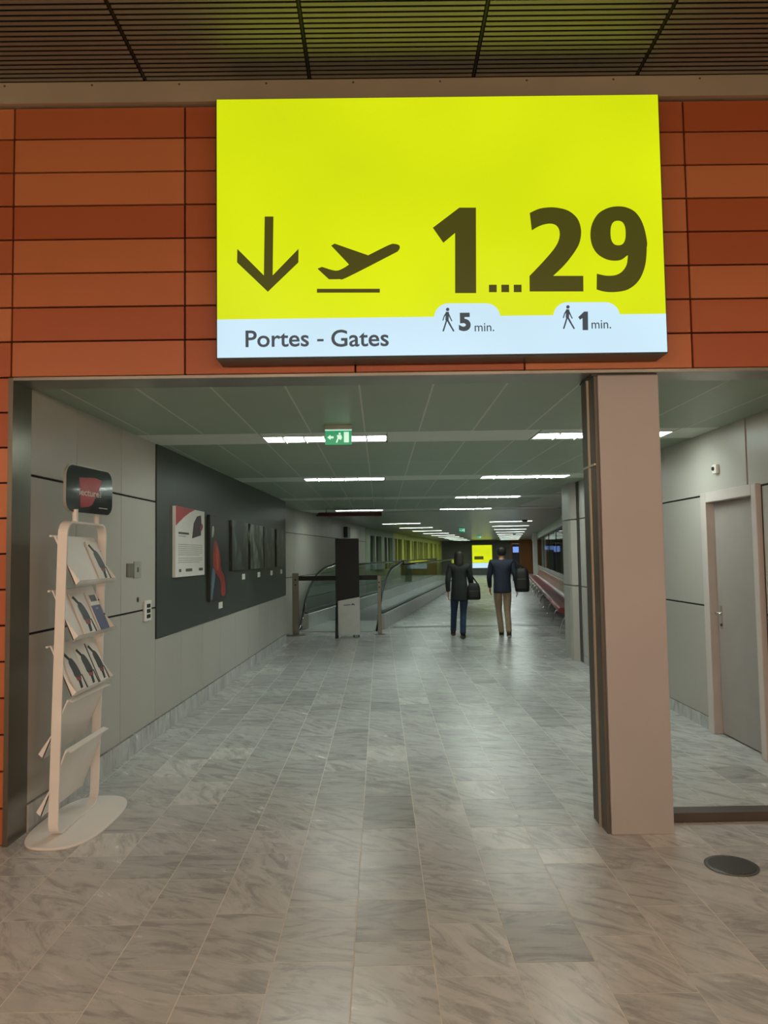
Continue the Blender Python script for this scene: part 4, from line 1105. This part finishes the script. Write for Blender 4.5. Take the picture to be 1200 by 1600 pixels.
    if hair_len > .1:
        V['h3'] = (hd_.x, hd_.y - .065, hd_.z - hair_len * .6, .108, .065); V['h4'] = (hd_.x, hd_.y - .075, hd_.z - hair_len, .09, .045); E_ += [('h2', 'h3'), ('h3', 'h4')]
    else:
        V['h3'] = (hd_.x, hd_.y - .05, hd_.z - .075, .06, .04); E_.append(('h2', 'h3'))
    skin('hair', V, E_, cols['hair'], P)
    for s in ('l', 'r'):
        a_, t_ = Vector(J['an' + s]), Vector(J['to' + s])
        heel = Vector(J['he' + s])
        V = {'heel': (*heel, .046, .042), 'mid': (*heel.lerp(t_, .45), .048, .042), 'toe': (*t_, .048, .03), 'ank': (*(a_ + Vector((0, 0, -.01))), .05, .052)}
        sh = skin('shoe', V, [('heel', 'mid'), ('mid', 'toe'), ('heel', 'ank')], cols['shoes'], P)
        d = (t_ - heel).normalized(); rgt = Vector((d.y, -d.x, 0)).normalized(); dn = rgt.cross(d).normalized()
        if dn.z > 0: dn = -dn
        b = MB()
        h0, t0 = heel - d * .034 + dn * .034, t_ + d * .035 + dn * .024
        q = [h0 + rgt * .033, h0 - rgt * .033, h0.lerp(t0, .6) - rgt * .043, t0 - rgt * .026, t0 + rgt * .026, h0.lerp(t0, .6) + rgt * .043]
        a = [b.pt(p) for p in q]; c = [b.pt(p + dn * .014) for p in q]
        b.face(a); b.face(c)
        for i in range(6): b.face((a[i], a[(i + 1) % 6], c[(i + 1) % 6], c[i]))
        so = b.build('sole', cols['sole'], sh, local=True)
    return P

NAVY = mat('navy_jacket_cloth', '#1d2536', .8, var=.15, scale=20, bump=.2)
COAT = mat('black_coat_cloth', '#1d2422', .8, var=.15, scale=20, bump=.2)
JEAN = mat('dark_blue_denim', '#24344f', .8, var=.15, scale=30, bump=.2)
KHAKI = mat('khaki_cotton', '#8f7b63', .8, var=.1, scale=20, bump=.2)
SHOE = mat('black_shoe', '#141416', .4)
SOLEW = mat('pale_sole', '#9a958c', .6)
HAIR1 = mat('dark_brown_hair', '#221c17', .5, var=.3, scale=40)
HAIR2 = mat('black_brown_hair', '#1a1714', .5, var=.3, scale=40)
# left walker: trailing left foot on its toe
J1 = dict(height=1.68, pel=(0, 0, .93), wai=(0, .01, 1.10), che=(0, .015, 1.27), nec=(0, .015, 1.455), head=(.0, .035, 1.575),
          shl=(-.17, .01, 1.385), shr=(.17, .01, 1.385), ell=(-.225, -.06, 1.12), elr=(.225, .05, 1.12), wrl=(-.22, -.02, .89), wrr=(.235, .13, .90),
          hil=(-.085, 0, .87), hir=(.085, 0, .87), knl=(-.115, .12, .50), knr=(.065, .03, .48), anl=(-.135, .20, .135), anr=(.05, -.10, .115),
          hel=(-.135, .16, .085), tol=(-.145, .32, .075), her=(.05, -.14, .07), tor=(.06, .04, .052), hem=-.20,
          rh=(.185, .14), rp=(.175, .135), rw=(.155, .12), rc=(.175, .125))
person((1.53, 14.72, 0), -.10, 'person in a long black coat and dark blue jeans walking away, on the left', J1, dict(trousers=JEAN, jacket=COAT, hair=HAIR1, shoes=SHOE, sole=M_BLACK), .22)
# right walker
J2 = dict(height=1.76, pel=(0, 0, .97), wai=(0, .01, 1.15), che=(0, .015, 1.33), nec=(0, .015, 1.525), head=(.0, .03, 1.65),
          shl=(-.19, .01, 1.45), shr=(.19, .01, 1.45), ell=(-.25, .05, 1.17), elr=(.265, -.03, 1.17), wrl=(-.235, .16, .95), wrr=(.28, .05, .93),
          hil=(-.09, 0, .91), hir=(.09, 0, .91), knl=(-.075, .11, .52), knr=(.085, .0, .50), anl=(-.03, .10, .105), anr=(.10, -.16, .135),
          hel=(-.03, .06, .062), tol=(-.035, .24, .052), her=(.10, -.20, .085), tor=(.11, -.03, .048), hem=-.10,
          rh=(.19, .14), rp=(.185, .14), rw=(.175, .13), rc=(.20, .14))
person((2.37, 14.76, 0), -.12, 'person in a navy jacket and khaki trousers walking away, on the right', J2, dict(trousers=KHAKI, jacket=NAVY, hair=HAIR2, shoes=mat('dark_trainer', '#24211f', .5), sole=SOLEW), .05)
# bags
def bag(loc, rz, label, wd, dp, hg, strap_top, m):
    t = thing('shoulder_bag', label, 'bag', loc, rz)
    pts = superell(wd / 2, dp / 2, 3.2, 28)
    b = MB()
    prof = [(.80, 0), (.97, .05), (1.0, .3), (.94, .7), (.78, .95), (.55, 1.0)]
    rings = [[b.pt((x * k, y * k, z * hg)) for x, y in pts] for k, z in prof]
    for A, B in zip(rings, rings[1:]):
        for j in range(28): b.face((A[j], A[(j + 1) % 28], B[(j + 1) % 28], B[j]))
    b.face(rings[0][::-1]); b.face(rings[-1])
    b.build('bag_body', m, t, local=True, smooth=True)
    MB().box(-wd * .33, wd * .33, -dp / 2 - .012, -dp / 2 + .03, hg * .12, hg * .55).build('front_pocket', m, t, local=True, bevel=.01)
    st = [(-wd * .3, 0, hg * .94)] + [tuple(p) for p in strap_top] + [(wd * .3, 0, hg * .94)]
    MB().tube(st, .014, 8).build('strap', m, t, local=True, smooth=True)
    return t
bag((1.80, 14.66, .74), -.1, 'black handbag hanging at the right side of the coat wearer', .26, .13, .32, [(-.13, .03, .52), (-.10, .04, .66), (-.07, .04, .52)], M_BLACK)
bag((2.735, 14.62, .88), -.3, 'black holdall hanging from the right shoulder over the navy jacket', .28, .20, .46, [(-.15, .05, .54), (-.13, .07, .62), (-.09, .05, .54)], M_BLACK)
